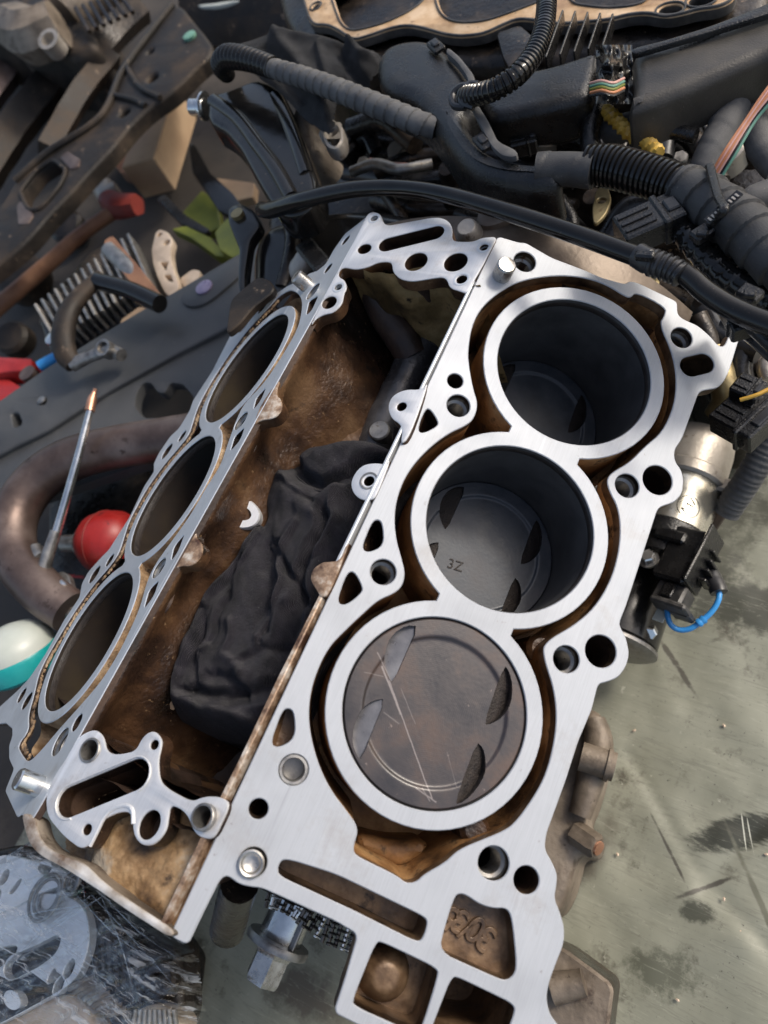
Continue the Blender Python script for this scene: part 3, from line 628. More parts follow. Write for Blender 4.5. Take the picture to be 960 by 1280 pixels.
# scratched crown of the nearest piston
def scratched():
    m = mat('scratched_piston', [(.016, .015, .018), (.036, .029, .029), (.068, .042, .032)], 30, .40, .15, .10, 500, speck=((.22, .17, .15), 150, -.03))
    N = m.node_tree.nodes; L = m.node_tree.links; B = N['Principled BSDF']; tc = [n for n in N if n.type == 'TEX_COORD'][0]
    sx = N.new('ShaderNodeSeparateXYZ'); L.new(tc.outputs['Object'], sx.inputs[0]); src = B.inputs['Base Color'].links[0].from_socket
    def M_(op, a, b=None, c=None):
        n = N.new('ShaderNodeMath'); n.operation = op
        for i, v in enumerate((a, b, c)):
            if v is None: continue
            if isinstance(v, (int, float)): n.inputs[i].default_value = v
            else: L.new(v, n.inputs[i])
        return n.outputs[0]
    nz = N.new('ShaderNodeTexNoise'); nz.inputs['Scale'].default_value = 260; nz.inputs['Detail'].default_value = 3; L.new(tc.outputs['Object'], nz.inputs[0])
    tot = None
    base = EB.base
    for (a, b, w, s) in (((478,832),(502,893),.7,.7), ((487,850),(541,1000),.45,.7), ((472,815),(490,850),.5,.5), ((520,985),(546,1003),.5,.6), ((502,860),(520,905),.3,.35), ((480,890),(500,905),.6,.3), ((455,840),(480,845),.4,.3), ((528,985),(538,1002),.4,.5), ((560,940),(572,985),.3,.25)):
        A = np.array(hit(*a, RD)) * MM; Bp = np.array(hit(*b, RD)) * MM; d = Bp - A; ln = np.linalg.norm(d); d = d / ln; nn = (-d[1], d[0])
        off = A[0] * nn[0] + A[1] * nn[1]; o2 = A[0] * d[0] + A[1] * d[1]
        q = M_('ADD', M_('MULTIPLY', sx.outputs[0], nn[0]), M_('MULTIPLY', sx.outputs[1], nn[1])); q = M_('SUBTRACT', q, off)
        q = M_('ADD', q, M_('MULTIPLY', M_('SUBTRACT', nz.outputs[0], .5), .0006)); q = M_('ABSOLUTE', q)
        k = M_('SUBTRACT', 1, M_('MINIMUM', M_('DIVIDE', q, w * MM), 1))
        l = M_('ADD', M_('MULTIPLY', sx.outputs[0], d[0]), M_('MULTIPLY', sx.outputs[1], d[1]))
        k = M_('MULTIPLY', k, M_('MULTIPLY', M_('GREATER_THAN', l, o2), M_('LESS_THAN', l, o2 + ln))); k = M_('MULTIPLY', k, s)
        tot = k if tot is None else M_('MAXIMUM', tot, k)
    mx = N.new('ShaderNodeMix'); mx.data_type = 'RGBA'; L.new(M_('MINIMUM', M_('MULTIPLY', tot, 1.4), 1), mx.inputs[0]); L.new(src, mx.inputs[6]); mx.inputs[7].default_value = (.24, .21, .20, 1); L.new(mx.outputs[2], B.inputs['Base Color'])
    # circular tool marks
    B.inputs['Coat Weight'].default_value = .35; B.inputs['Coat Roughness'].default_value = .18
    wv = N.new('ShaderNodeTexWave'); wv.wave_type = 'RINGS'; wv.rings_direction = 'Z'; wv.inputs['Scale'].default_value = 330; wv.inputs['Distortion'].default_value = .6
    mp = N.new('ShaderNodeMapping'); mp.inputs['Location'].default_value = (.003, .008, 0); L.new(tc.outputs['Object'], mp.inputs[0]); L.new(mp.outputs[0], wv.inputs[0])
    bp = [n for n in N if n.type == 'BUMP'][0]; h0 = bp.inputs['Height'].links[0].from_socket; L.new(M_('ADD', h0, M_('MULTIPLY', wv.outputs[1], .12)), bp.inputs['Height'])
    return m
piston(RD, 0, .8, scratched(), 'piston at the top of its bore with a long scratch across', 'relief_lit')
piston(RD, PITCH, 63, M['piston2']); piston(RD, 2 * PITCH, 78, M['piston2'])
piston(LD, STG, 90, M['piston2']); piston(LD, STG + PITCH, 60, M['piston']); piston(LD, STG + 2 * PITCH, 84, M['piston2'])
text_obj('3Z', 9, RD, hit(569, 707, RD, -64.3), math.radians(8), 0, M['soot_shade'], None, EB, 'stamped_mark', .15, -63.9)

# dowels and inserts on the right deck
def dowel(px, Mf, r, h, nm='dowel_pin', m='dowel', hollow=False):
    p = W3(hit(*px, Mf), Mf)
    prof = [(r, -1), (r, h - 1), (r - .8, h)] + ([(r * .62, h), (r * .58, h - 6), (0, h - 6)] if hollow else [(0, h)])
    return EB.part(nm, G().lathe(prof, p, Mf[:3, 2], 32), M[m])
dowel((627, 344), RD, 5.8, 11.5)
g = G().lathe([(6.9, -2), (6.9, .15), (5.6, .15), (5.2, -2), (5.2, -14), (0, -14)], W3(hit(367, 962, RD), RD), RD[:3, 2], 32, cap=False); EB.part('dowel_sleeve', g, M['dsteel'])
g = G().lathe([(6.2, -8), (6.2, 2.0), (5.4, 2.6), (4.6, 2.2), (4.2, -1.6), (3, -2.4), (0, -2.4)], W3(hit(314, 1079, RD), RD), RD[:3, 2], 32); EB.part('dowel_sleeve', g, M['dowel'])

# ---------------- left bank
L_OUT = rnd(tr([(465,266),(457,272),(431,292),(417,312),(407,330),(397,338),(388,341),(370,352),(360,357),(345,367),(340,369),(330,373),(323,378),(308,387),(295,402),(287,421),(265,464),(241,501),(237,513),(224,535),(213,545),(198,567),(192,580),(192,590),(180,608),(162,646),(136,687),(125,698),(110,715),(102,730),(99,747),(80,775),(57,817),(37,847),(23,862),(12,872),(-8,890),(-14,903),(-2,905),(7,904),(15,911),(15,921),(11,932),(11,949),(17,962),(6,989),(21,1022),(27,1017),(31,1036),(40,1024)], LD) + [(79.4, -126), (79.4, -78), (79.5, 200), (76.5, 268)], 1.6, 2)
L_OUT = [(min(x, 79.4), y) for x, y in L_OUT]
L_JACK = rnd(tr([(362,362),(372,366),(377,375),(377,388),(372,411),(352,446),(329,480),(306,503),(296,522),(285,553),(275,583),(258,608),(247,628),(235,648),(211,681),(193,706),(183,728),(174,762),(155,803),(143,825),(127,850),(113,867),(90,893),(72,913),(52,937),(35,954),(25,940),(22,931),(36,913),(35,893),(42,870),(48,842),(60,818),(75,793),(91,767),(114,734),(140,704),(149,690),(161,651),(182,612),(205,580),(225,557),(236,543),(241,527),(247,508),(262,480),(287,441),(310,411),(336,384),(348,370)], LD), 5, 2)
def lh(x, y, r): c = hit(x, y, LD); return circ(c[0], c[1], r, 24)
def lt(x, y, a=7., s=1.): 
    c = hit(x, y, LD); return rnd([(c[0] - 4 * s, c[1] + 7 * s), (c[0] + 5 * s, c[1] + 3 * s), (c[0] + 5 * s, c[1] - 7 * s), (c[0] - 2 * s, c[1] - 6 * s)], 3)
L_HOLES = [(lh(432,300,4.2),'b'), (lh(410,335,4.2),'b'), (lh(391,364,6.8),'b'), (rnd([hit(*q,LD) for q in ((398,369),(386,376),(382,394),(389,389))],2),'k'), (lh(328,384,6.2),'p'), (lh(305,407,6.8),'b'),
 (lh(301,526,6.8),'b'), (rnd([hit(*q,LD) for q in ((306,533),(293,545),(287,565),(300,550))],2),'k'), (rnd([hit(*q,LD) for q in ((333,483),(320,497),(316,513),(326,500))],2),'k'), (lh(227.5,545,5.2),'b'), (lh(208.5,564,7.2),'p'),
 (lh(198.5,710,6.8),'b'), (rnd([hit(*q,LD) for q in ((199,724),(186,737),(179,762),(192,745))],2),'k'), (rnd([hit(*q,LD) for q in ((231,666),(217,683),(213,702),(222,690))],2),'k'), (lh(137,700,5.2),'b'), (lh(118,718,7.2),'p'),
 (lh(27,869,5.6),'p'), (lh(33.5,876,6.2),'b'), (lh(96,903,5.0),'p'), (lh(75,927,8.0),'b')]
g = G().prism(L_OUT, [L_JACK] + [h[0] for h in L_HOLES], 0, -4.0, LD, .5, 1, 0, 1)
EB.part('deck_face', g, [M['deckl'], M['castdark']], label='dull blue-grey left-hand deck with crusty water jacket')
g = G().cup(L_JACK, -SLAB + .4, -34, LD, 0, 0, .02, [circ(0, STG + PITCH * k, RB + 3, 48) for k in range(3)]); EB.part('water_jacket', g, M['jacketl'])
for P, k in L_HOLES: EB.part({'b': 'bolt_hole', 'p': 'oil_passage', 'k': 'core_pocket'}[k], G().cup(P, -.6, -12, LD, 0, 0), M['hole' if k == 'b' else 'castdark'])
for (x, y, r) in ((391,364,6.8),(305,407,6.8),(301,526,6.8),(198.5,710,6.8),(75,927,8.0)):
    g = G(); g.lathe([(r - .1, -1), (r - .1, -2), (r - 1.7, -3)] + [(r - 1.7 + .5 * (k % 2), -3 - k * .9) for k in range(1, 9)], W3(hit(x, y, LD), LD), LD[:3, 2], 24, cap=False)
    g.f = [f[::-1] for f in g.f]; EB.part('threaded_hole', g, M['dsteel'])
dowel((50, 983), LD, 5.8, 13, m='chrome'); dowel((384, 357), LD, 5.6, 11)
# outer walls of the left bank
LB_OUT = [(-58, -80), (76, -84), (76, 272), (-20, 262), (-66, 170), (-56, 60)]
g = G(); L = ccw(LB_OUT); n = len(L)
for i in range(n):
    a, b = L[i], L[(i + 1) % n]
    if a[0] > 70 and b[0] > 70: continue
    g.add([W3(a, LD, -SLAB + .5), W3(b, LD, -SLAB + .5), W3(b, LD, -120), W3(a, LD, -120)], [(0, 3, 2, 1)], 0)
EB.part('cylinder_bank', g, M['castdark'])
# crust beads along the left jacket's outer edge
g = G(); E_ = L_JACK
for i in range(900):
    k = random.randrange(int(len(E_) * .52), int(len(E_) * .99)); a, b = np.array(E_[k]), np.array(E_[k - 1]); t = random.random(); p = a * t + b * (1 - t)
    r = random.uniform(.5, 1.5); q = np.array((0, STG + PITCH * round(min(2, max(0, (p[1] - STG) / PITCH))))) - p; p = p + q / np.linalg.norm(q) * random.uniform(.2, 3.4)
    g.lathe([(0, -.4 * r), (r * .8, -.3 * r), (r, .1 * r), (r * .6, .6 * r), (0, .75 * r)], W3(p, LD, -2.2), LD[:3, 2], 6, seg=lambda t, s=random.random() * 6: 1 + .25 * math.sin(2 * t + s))
EB.part('scale_crust', g, M['jacketl'], kind='stuff')

# ---------------- valley
# inner wall of the left bank with the bulges of its cylinders
def lwall(u, v, sgn=1):
    y = -104 + 372 * u; d = (3.2 if sgn == 1 else 6) + 112 * v
    b = 0
    y0s = (STG, STG + PITCH, STG + 2 * PITCH) if sgn == 1 else (0, PITCH, 2 * PITCH)
    for yc in y0s:
        t = abs(y - yc)
        if t < 69: b = max(b, math.sqrt(69 ** 2 - t * t))
    w = max(b, 57.0) + 3 * math.exp(-((b - 57) / 5) ** 2)
    w = w - 2 + ((79.2 if sgn == 1 else 81) - w) * math.exp(-(max(0, d - 6) / 9) ** 1.5)
    w += 1.2 * fbm((y, d, 5), .02, 2) + .25 * fbm((y, d, 1), .15)
    w += 5 * max(0, (v - .75) / .25) ** 2
    Mf = LD if sgn == 1 else RD
    return W3((w if sgn == 1 else -w, y), Mf, -d)
g = G().grid(240, 70, lwall); EB.part('valley_wall', g, M['cast'], smooth=180)
g = G().grid(120, 30, lambda u, v: lwall(u, v, -1), flip=True); EB.part('valley_wall', g, M['cast'], smooth=180)
def vfloor(u, v):
    x = -46 + 92 * u; y = -104 + 372 * v
    return (x, y, 146 + 6 * (abs(x) / 46) ** 2 * 3 + 2 * fbm((x, y, 0), .04))
g = G().grid(40, 120, vfloor); EB.part('valley_floor', g, M['castdark'], smooth=180)
# end walls of the valley
def rear(u, v):
    x = -46 + 100 * u; z = 240 - 110 * v
    y = 243 + 5 * math.sin(x * .11) + 3 * math.sin(x * .05 + 1) - 5 * v + 2 * fbm((x, 0, z), .05) + 8 * math.exp(-((x + 18) / 7) ** 2) * (.3 + v) - 10 * math.exp(-((x - 6) / 14) ** 2) * v
    return (x, y, z)
g = G().grid(80, 60, rear); EB.part('valley_end_wall', g, M['castolive'], smooth=180)
g = G().grid(40, 30, lambda u, v: (-46 + 100 * u, -84 + 3 * fbm((u * 60, v * 60, 3), .05), 240 - 110 * v), flip=True); EB.part('valley_end_wall', g, M['cast'], smooth=180)
# oil gallery tube, boss heads and plug in the valley
g = G().tube([at(552,395,170), at(530,432,168), at(508,475,166), at(486,520,164), at(462,572,160)], [13, 14, 14, 14, 13], 24, 3, rf=lambda s, t: 1 + .02 * math.sin(s * .3)); EB.part('oil_gallery', g, M['gallery'])
g = G().tube([at(452,338,222), at(468,368,206), at(484,396,192), at(502,420,182), at(516,446,172)], [8, 10, 12, 13, 12], 18, 3); EB.part('cast_rib', g, M['castdark'])
g = G().tube([at(400,545,168), at(440,560,160), at(474,548,158)], [14, 15, 13], 18, 3); EB.part('cast_rib', g, M['cast'])
p = at(474, 538, 176); g = G().lathe([(7.5, -14), (7.5, 0), (6.6, 1), (0, 1)], p, (0.1, 0, 1), 24); EB.part('plug_bolt', g, M['dsteel'])
# lip along both inner edges
g = G().prism([(47.4, 30), (49.6, 30), (49.6, 275), (47.6, 275)], [], 240.8, 232, HZ(0), .6, 1); EB.part('valley_lip', g, M['deckl'])
g = G().prism(rnd([(47.0, -138), (49.8, -138), (49.8, 30), (47.2, 30), (46.4, -20), (47.0, -60), (46.4, -90)], .5, 1), [], 240.4, 234, HZ(0), .6, 1); EB.part('valley_lip', g, M['edge'])
def ear(pts, px, r, d, m='plate', top=0.0, hole=True, depth=9, nm='mounting_ear'):
    P = rnd(tr(pts, VP, top), 99, 2); h = []
    if px: c = hit(*px, VP, top); h = [circ(c[0], c[1], r, 20)]
    g = G().prism(P, h, top, top - depth, VP, .8, 2, 0, 1)
    if h: g.cup(h[0], top - .5, top - 14, VP, 2, 2)
    return EB.part(nm, g, [M[m], M['cast'], M['hole']])
ear([(537,475),(526,487),(507,486),(490,494),(484,508),(489,523),(499,529),(503,537),(500,556),(512,546)], (502,508), 2.9, 0)
ear([(489,572),(482,580),(467,578),(450,582),(438,600),(440,615),(451,625),(466,625),(472,616)], (461,601), 3.0, 0, top=-1)
EB.part('threaded_insert', G().lathe([(5.4, -.5), (5.4, -.2), (4.4, -.3), (3.2, -2), (3.0, -9)], W3(hit(461, 601, VP, -1), VP, -.4), (0, 0, 1), 24, cap=False), M['dsteel'])
ear([(440,668),(426,700),(410,702),(403,702),(390,711),(387,725),(396,738),(401,748),(412,742)], None, 3, 0, 'edge')
ear([(352,470),(344,492),(352,500),(353,512),(343,523),(324,525),(316,533),(325,505)], None, 3, 0, 'edge')
ear([(250,655),(243,670),(254,681),(252,696),(239,708),(226,707),(217,712),(225,690)], None, 3, 0, 'edge', -1)
# low boss beside the rag
p = at(306, 643, 211); g = G().lathe([(11, -30), (9.5, -1), (8.7, 0), (4.0, 0), (3.6, -8), (0, -8)], p, (.4, -.1, 1), 28, seg=lambda t: 1 + .04 * math.sin(3 * t)); EB.part('valley_boss', g, M['plate'])

# cover plates of the valley ends (machined, level with the valley rails)
TOPP = rnd(tr([(459,268),(464,265),(470,265),(476,268),(479,278),(485,282),(512,277),(540,272),(552,272),(562,277),(566,287),(565,299),(571,302),(592,302),(602,297),(622,295.5),(603,333),(583,367),(575,364),(562,360),(559,350),(553,346),(515,352),(500,349),(491,340),(490,329),(484,327),(472,328),(460,334),(445,337),(430,334),(424,338),(423,346),(431,350),(434,360),(430,367),(428,380),(417,391),(405,393),(395,398),(388,408),(400,380),(424,338)], VP), 2.0, 2)
c = hit
H_T = [stadium(c(484,305.5,VP), c(544,290.5,VP), 6.0), circ(*c(455.5,311,VP), 5.0, 24, 4.4), circ(*c(520,327,VP), 7.6, 28), circ(*c(569.5,327.5,VP), 7.6, 28),
       circ(*c(468,273,VP), 2.7, 16), circ(*c(605,309,VP), 2.8, 16), circ(*c(577,349,VP), 3.4, 16), circ(*c(423,359,VP), 2.7, 16), circ(*c(411.5,378,VP), 5.2, 24)]
g = G().prism(TOPP, H_T, .15, -9, VP, .7, 2, 0, 1)
for k, h in enumerate(H_T): g.cup(h, -.6, -30 if k < 4 else -9, VP, 2, 2)
EB.part('rear_coolant_flange', g, [M['plate'], M['cast'], M['castdark']])
for px, r in (((605,309),4.6),((577,349),5.4),((468,273),4.4),((423,359),4.4)):
    EB.part('spot_face', G().lathe([(r, -.5), (r, .35), (r - .5, .45), (r - 1.6, .2), (r - 1.9, -3)], W3(hit(*px, VP), VP), (0, 0, 1), 24, cap=False), M['deckl'])
BOTP = rnd(tr([(110,914),(119,912),(127,917),(131,925),(133,937),(141,943),(155,942),(170,938),(177,923),(187,914),(196,915),(203,925),(202,935),(198,950),(200,977),(213,988),(240,1002),(253,996),(268,995),(281,998),(288,1006),(268,1049),(253,1048),(242,1040),(235,1020),(224,1010),(213,1007),(211,1022),(208,1040),(193,1057),(177,1057),(167,1045),(165,1017),(153,1014),(133,1022),(127,1028),(117,1050),(103,1063),(80,1046),(60,1022),(57,1003),(60,985),(72,963),(84,946),(97,922)], VP), 2.5, 2)
H_B = [stadium(c(88,1002,VP), c(170,968,VP), 7.6), circ(*c(112,937,VP), 5.4, 28), circ(*c(257,1022,VP), 5.2, 28), circ(*c(187,1031,VP), 5.6, 28, 6.8), circ(*c(193,931,VP), 2.4, 20), circ(*c(109,1037,VP), 2.6, 20)]
g = G().prism(BOTP, H_B, .3, -10, VP, .9, 2, 0, 1)
for k, h in enumerate(H_B): g.cup(h, -.8, (-50, -30, -20, -12, -7, -5)[k], VP, 2, 2)
EB.part('front_coolant_flange', g, [M['plate'], M['cast'], M['castdark']])
for px, r0, r1, h in (((113,938),6.4,5.2,1.2), ((257,1022),6.2,5.0,3.4)):
    EB.part('dowel_sleeve', G().lathe([(r0, -2), (r0, h - .4), (r0 - .4, h), (r1, h), (r1 - .2, -12)], W3(hit(*px, VP), VP), (0, 0, 1), 32, cap=False), M['dsteel'])
g = G().tube([W3(q, VP, .6) for q in stadium(c(88,1002,VP), c(170,968,VP), 8.6, 12)] , .5, 6, 3, raw=True); EB.part('raised_rim', g, M['plate'])
g = G().tube([W3(hit(*q, VP), VP, .3) for q in ((113,1058),(122,1040),(130,1024),(141,1012),(158,1007),(166,1013),(167,1030))], 1.0, 8, 2); EB.part('raised_rim', g, M['plate'])
# rusty recess between the front flange and the front rim
RIM = tr([(40,1000),(66,990),(100,925),(200,1000),(290,1005),(270,1060),(216,1166),(165,1136),(122,1108),(81,1083),(52,1069),(38,1057)], VP)
x0, x1 = min(p[0] for p in RIM), max(p[0] for p in RIM); y0_, y1_ = min(p[1] for p in RIM), max(p[1] for p in RIM)
def recess(u, v):
    x = x0 + (x1 - x0) * u; y = y0_ + (y1_ - y0_) * v
    z = 229 + 3.5 * fbm((x, y, 0), .035, 2) + .5 * fbm((x, y, 7), .25)
    z -= 15 / (1 + math.exp((x + 18) / 3))                         # deeper gutter to the left
    z += 6 * math.exp(-((x - 52) / 4) ** 2)
    return (x, y, z)
g = G().grid(110, 80, recess, keep=lambda u, v: inside((x0 + (x1 - x0) * u, y0_ + (y1_ - y0_) * v), RIM) and not any(inside((x0 + (x1 - x0) * u, y0_ + (y1_ - y0_) * v), h) for h in H_B[:4])); EB.part('front_recess', g, M['rust'], smooth=180)
RIMP = rnd(tr([(26,1014),(31,1040),(38,1058),(52,1071),(81,1086),(120,1111),(160,1139),(213,1173),(218,1163),(166,1129),(127,1101),(107,1080),(86,1072),(64,1063),(51,1050),(46,1036),(44,1022)], VP), 3, 2)
g = G().prism(RIMP, [], .2, -11, VP, 1.0, 2, 0, 1); EB.part('front_rim', g, [M['paleedge'], M['casttan']])
# front wall under the deck, timing side
def frontw(u, v):
    x = -60 + 190 * u; z = 238 - 330 * v
    return (x, -100 + 2.5 * fbm((x, 0, z), .04), z)
lim = lambda u, v: (238 - 330 * v) < 232.9 / c30 - (abs(-60 + 190 * u)) * math.tan(math.pi / 6) - 12
g = G().grid(60, 80, frontw, keep=lim); EB.part('front_wall', g, M['castdark'], smooth=180)
g = G().prism(rnd([(40, -124), (49, -112), (49, -102), (24, -102), (26, -116)], 3), [], 205, 128, HZ(0), 2, 2); EB.part('front_web', g, M['cast'])
p = at(292, 1130, 150); g = G().tube([at(300, 1104, 190), at(293, 1128, 168), at(287, 1152, 150), at(284, 1163, 143)], [10, 10, 10, 10], 18, 4); EB.part('front_boss', g, M['grease'])
# rear flange towards the gearbox
g = G()
ring = []
RF = frame((0, 296, 0), (1, 0, 0), (0, 0, 1), (0, -1, 0))          # x, z plane, facing -y
out_ = [(200 * math.cos(t) * (1 + .015 * math.sin(7 * t)), 12 + 196 * math.sin(t)) for t in [math.radians(a) for a in range(38, 150, 4)]]
inn_ = [(140 * math.cos(t), 10 + 120 * math.sin(t)) for t in [math.radians(a) for a in range(150, 37, -8)]]
g.prism(out_ + inn_, [], 0, -30, RF, 6, 4); EB.part('rear_flange', g, M['brownbell'])
p = at(583, 284, 216); g = G().lathe([(9, -30), (9, -6), (7, 0), (6, .8), (0, .8)], p, (.0, -.2, 1), 24); EB.part('flange_bolt', g, M['alu'])
p = at(618, 274, 205); g = G().lathe([(17, -30), (15, -4), (11, 6), (9, 7), (0, 7)], p, (.1, -.1, 1), 24, seg=lambda t: 1 + .08 * math.sin(3 * t)); EB.part('flange_boss', g, M['brownbell'])
# crank snout, keyway, bolt
g = G().lathe([(0, 50), (18, 50), (18, 125), (16.8, 127), (16.8, 171), (16, 173), (0, 173)], (0, 0, 0), (0, -1, 0), 48); EB.part('crank_snout', g, M['chrome'])
g = G().box((15.5, -160, 9), (4, 30, 3), None, .6); EB.part('crank_key', g, M['dsteel'])
g = G().lathe([(15, 172), (23.5, 172.5), (24.5, 175), (24, 178), (18, 179), (12, 181)], (0, 0, 0), (0, -1, 0), 48); g2 = EB.part('washer', g, M['dsteel'])
g = G().lathe([(16.5, 178), (15.5, 181), (13.6, 184), (13.6, 200), (12.2, 203), (0, 203)], (0, 0, 0), (0, -1, 0), 6, seg=lambda t: 1.0); EB.part('crank_bolt', g, M['steel'], smooth=20)
# oil pan rails, main casting skirts and bottom
g = G().box((0, 105, -40), (150, 330, 96), None, 10); EB.part('crankcase', g, M['castdark'])
SIDE = rnd(tr([(680,900),(722,880),(740,884),(750,890),(758,905),(761,927),(757,942),(752,966),(745,990),(739,1008),(730,1027),(747,1042),(749,1052),(741,1071),(722,1068),(716,1095),(706,1128),(690,1150),(600,1150),(600,900)], HZ(-30)), 6, 2)
g = G().prism(SIDE, [], -30, ZF + 4, HZ(0), 9, 4); EB.part('side_casting', g, M['casttan'])
a_, b_ = at(726, 945, -12), at(768, 959, -16); g = G().tube([a_, b_], 10.5, 24, 3); g.lathe([(12, 0), (12, 3), (0, 3)], b_ - (b_ - a_) / np.linalg.norm(b_ - a_) * 6, b_ - a_, 24); EB.part('side_stub', g, M['casttan'])
EB.part('plug_tip', G().lathe([(5.5, 0), (6, 4), (5, 11.5), (0, 11.5)], at(733, 1050, -26), (1, -.2, .4), 16), M['copper']); p = at(733, 1050, -26); g = G().lathe([(9, -10), (9, 8), (7.5, 10), (0, 10)], p, (1, -.2, .4), 6); EB.part('drain_plug', g, M['casttan'])
g = G().tube([at(742, 900, -26), at(748, 930, -26), at(738, 975, -26), at(725, 1020, -28)], [9, 11, 10, 8], 14, 3); EB.part('side_rib', g, M['casttan'])
BR = tr([(640,1160),(703,1184),(735,1207),(768,1232),(764,1262),(755,1340),(600,1340)], HZ(-20))
g = G().prism(rnd(BR, 3), [], -20, ZF + 6, HZ(0), 2, 1, 0, 1); EB.part('pan_bracket', g, [M['casttan'], M['grease']])
g = G().tube([at(690, 1236, -12), at(730, 1228, -12)], [10, 8], 16, 3); EB.part('side_rib', g, M['casttan'])

# timing chain: plates and pins round the crank sprocket
M['chainsteel'] = mat('oily_chain_steel', [(.05, .045, .04), (.16, .145, .13)], 200, .3, .9, .1)
TCH = Thing('timing_chain', 'oily roller timing chain looped round the crank below the deck', 'chain', (20, -128, 20))
path = [at(*q) for q in ((336,1116,60),(352,1120,58),(370,1130,55),(390,1145,52),(408,1159,50),(430,1168,50),(452,1178,50))]
g = G(); tmp = G().tube(path, 1, 3, 1.0, cap=False); cl = np.array(tmp.v).reshape(-1, 3, 3).mean(1)
acc = np.concatenate([[0], np.cumsum(np.linalg.norm(np.diff(cl, axis=0), axis=1))]); nl = int(acc[-1] / 4.6)
def cpt(s): return np.array([np.interp(s, acc, cl[:, k]) for k in range(3)])
nlink = 0
for k in range(nl):
    a, b = cpt(k * 4.6), cpt(k * 4.6 + 4.6); d = (b - a) / np.linalg.norm(b - a); up = np.array([0, 0, 1.]); side = np.cross(d, up); side /= np.linalg.norm(side); up = np.cross(side, d)
    wv = 7.0 * math.sin(k * 1.3)
    gl = G()
    for j, off in enumerate((-7.5, -4.5, -1.5, 1.5, 4.5, 7.5)):
        if (j + k) % 2: continue
        gl.box((a + b) / 2 + side * off + up * wv * .25, (7.4, 1.3, 5.2), frame((0, 0, 0), d, side, up), 1.6)
    gl.tube([a - side * 9 + up * wv * .25, a + side * 9 + up * wv * .25], 1.5, 8, 99)
    TCH.part('chain_link', gl, M['chrome'] if k % 4 == 1 else M['chainsteel'])

# ------------------------------------------------------------------ RAG in the valley
RAGP = [(449,532),(470,541),(486,546),(515,545),(512,590),(488,650),(462,700),(432,745),(405,795),(375,862),(340,930),(312,928),(262,922),(222,905),(200,893),(196,870),(203,820),(212,790),(240,745),(262,715),(276,700),(292,668),(318,645),(313,632),(320,600),(345,567),(372,545),(410,535)]
ZR = 205
RP = rnd(tr(RAGP, HZ(ZR)), 20, 1); ar = np.array(RP)
bx0, by0 = ar.min(0); bx1, by1 = ar.max(0)
A_ = ar; B_ = np.roll(ar, -1, 0)
def edist(x, y):
    p = np.array([x, y]); d = B_ - A_; t = np.clip(((p - A_) * d).sum(1) / (d * d).sum(1), 0, 1); return np.sqrt((((A_ + d * t[:, None]) - p) ** 2).sum(1).min())
sp = [hit(x, y, HZ(ZR)) for x, y in ((440,560),(400,620),(360,690),(320,770),(285,850),(265,920))]; sp = np.array(sp)
cells = 1.15; nx = int((bx1 - bx0) / cells); ny = int((by1 - by0) / cells); idx = {}; g = G()
FOLDS = [([(347,572),(362,610),(392,640),(404,628)], 4, 6), ([(366,560),(380,590),(402,606),(432,592),(470,566)], -8, 5), ([(414,646),(396,690),(384,742),(350,838)], -6, 5), ([(318,660),(285,715),(255,770),(228,830),(226,862),(262,892),(320,902)], 6, 6),
         ([(345,690),(350,725),(338,790)], -5, 6), ([(352,680),(374,716),(388,745)], -5, 4), ([(246,858),(282,874),(330,862),(362,836)], -6, 5), ([(300,700),(285,750),(262,800)], -4, 5), ([(300,830),(335,812),(362,810)], -3, 4), ([(272,842),(300,870)], -4, 4), ([(402,570),(440,556),(480,556)], 5, 8), ([(325,668),(300,712),(276,762),(256,812)], 3.5, 3.5), ([(372,660),(360,700),(352,750),(330,800)], 4, 3.5), ([(398,650),(386,700),(370,750)], 3.5, 3), ([(262,760),(246,812),(250,848)], -3.5, 3), ([(240,872),(280,892),(330,884)], 3.5, 4), ([(352,600),(372,622),(396,628)], -3, 3), ([(420,612),(424,650),(404,690)], 3.5, 3.5), ([(290,780),(280,820),(300,848)], 3, 3)]
FO = [(np.array(tr(P, HZ(ZR))), a, w) for P, a, w in FOLDS]
def segd(P, x, y):
    p = np.array([x, y]); A, B = P[:-1], P[1:]; d = B - A; t = np.clip(((p - A) * d).sum(1) / (d * d).sum(1), 0, 1); return np.sqrt((((A + d * t[:, None]) - p) ** 2).sum(1).min())
def segs(P, x, y):
    p = np.array([x, y]); A, B = P[:-1], P[1:]; d = B - A; t = np.clip(((p - A) * d).sum(1) / (d * d).sum(1), 0, 1); q = (A + d * t[:, None]) - p; r = (q ** 2).sum(1); k = int(r.argmin()); return math.sqrt(r[k]), (d[k][0] * q[k][1] - d[k][1] * q[k][0])
STEP = np.array(tr([(500,540),(462,575),(436,610),(436,668),(412,712),(396,760),(375,820),(350,900)], HZ(ZR))); STEPS = 1.0
def rag_z(x, y):
    e = edist(x, y); z = 27 * (1 - math.exp(-e / 9.0)) - 22
    wx = x + 5 * fbm((x, y, 2), .03); wy = y + 5 * fbm((x, y, 8), .03)
    for P, a, w in FO:
        d, sg = segs(P, wx, wy); z += a * 1.25 * math.exp(-(d / (w * (1.25 if sg > 0 else .45))) ** 2)
    d, sg = segs(STEP, wx, wy); z -= 13 / (1 + math.exp(-(d if sg < 0 else -d) / 2.5 * STEPS))
    z += 2.4 * fbm((wx, wy, 0), .025, 2) + 1.3 * fbm((wx * .86 + wy * .5, (wy * .86 - wx * .5) * .3, 4), .11, 2)
    z += .22 * fbm((x, y, 6), .25)
    return ZR + z
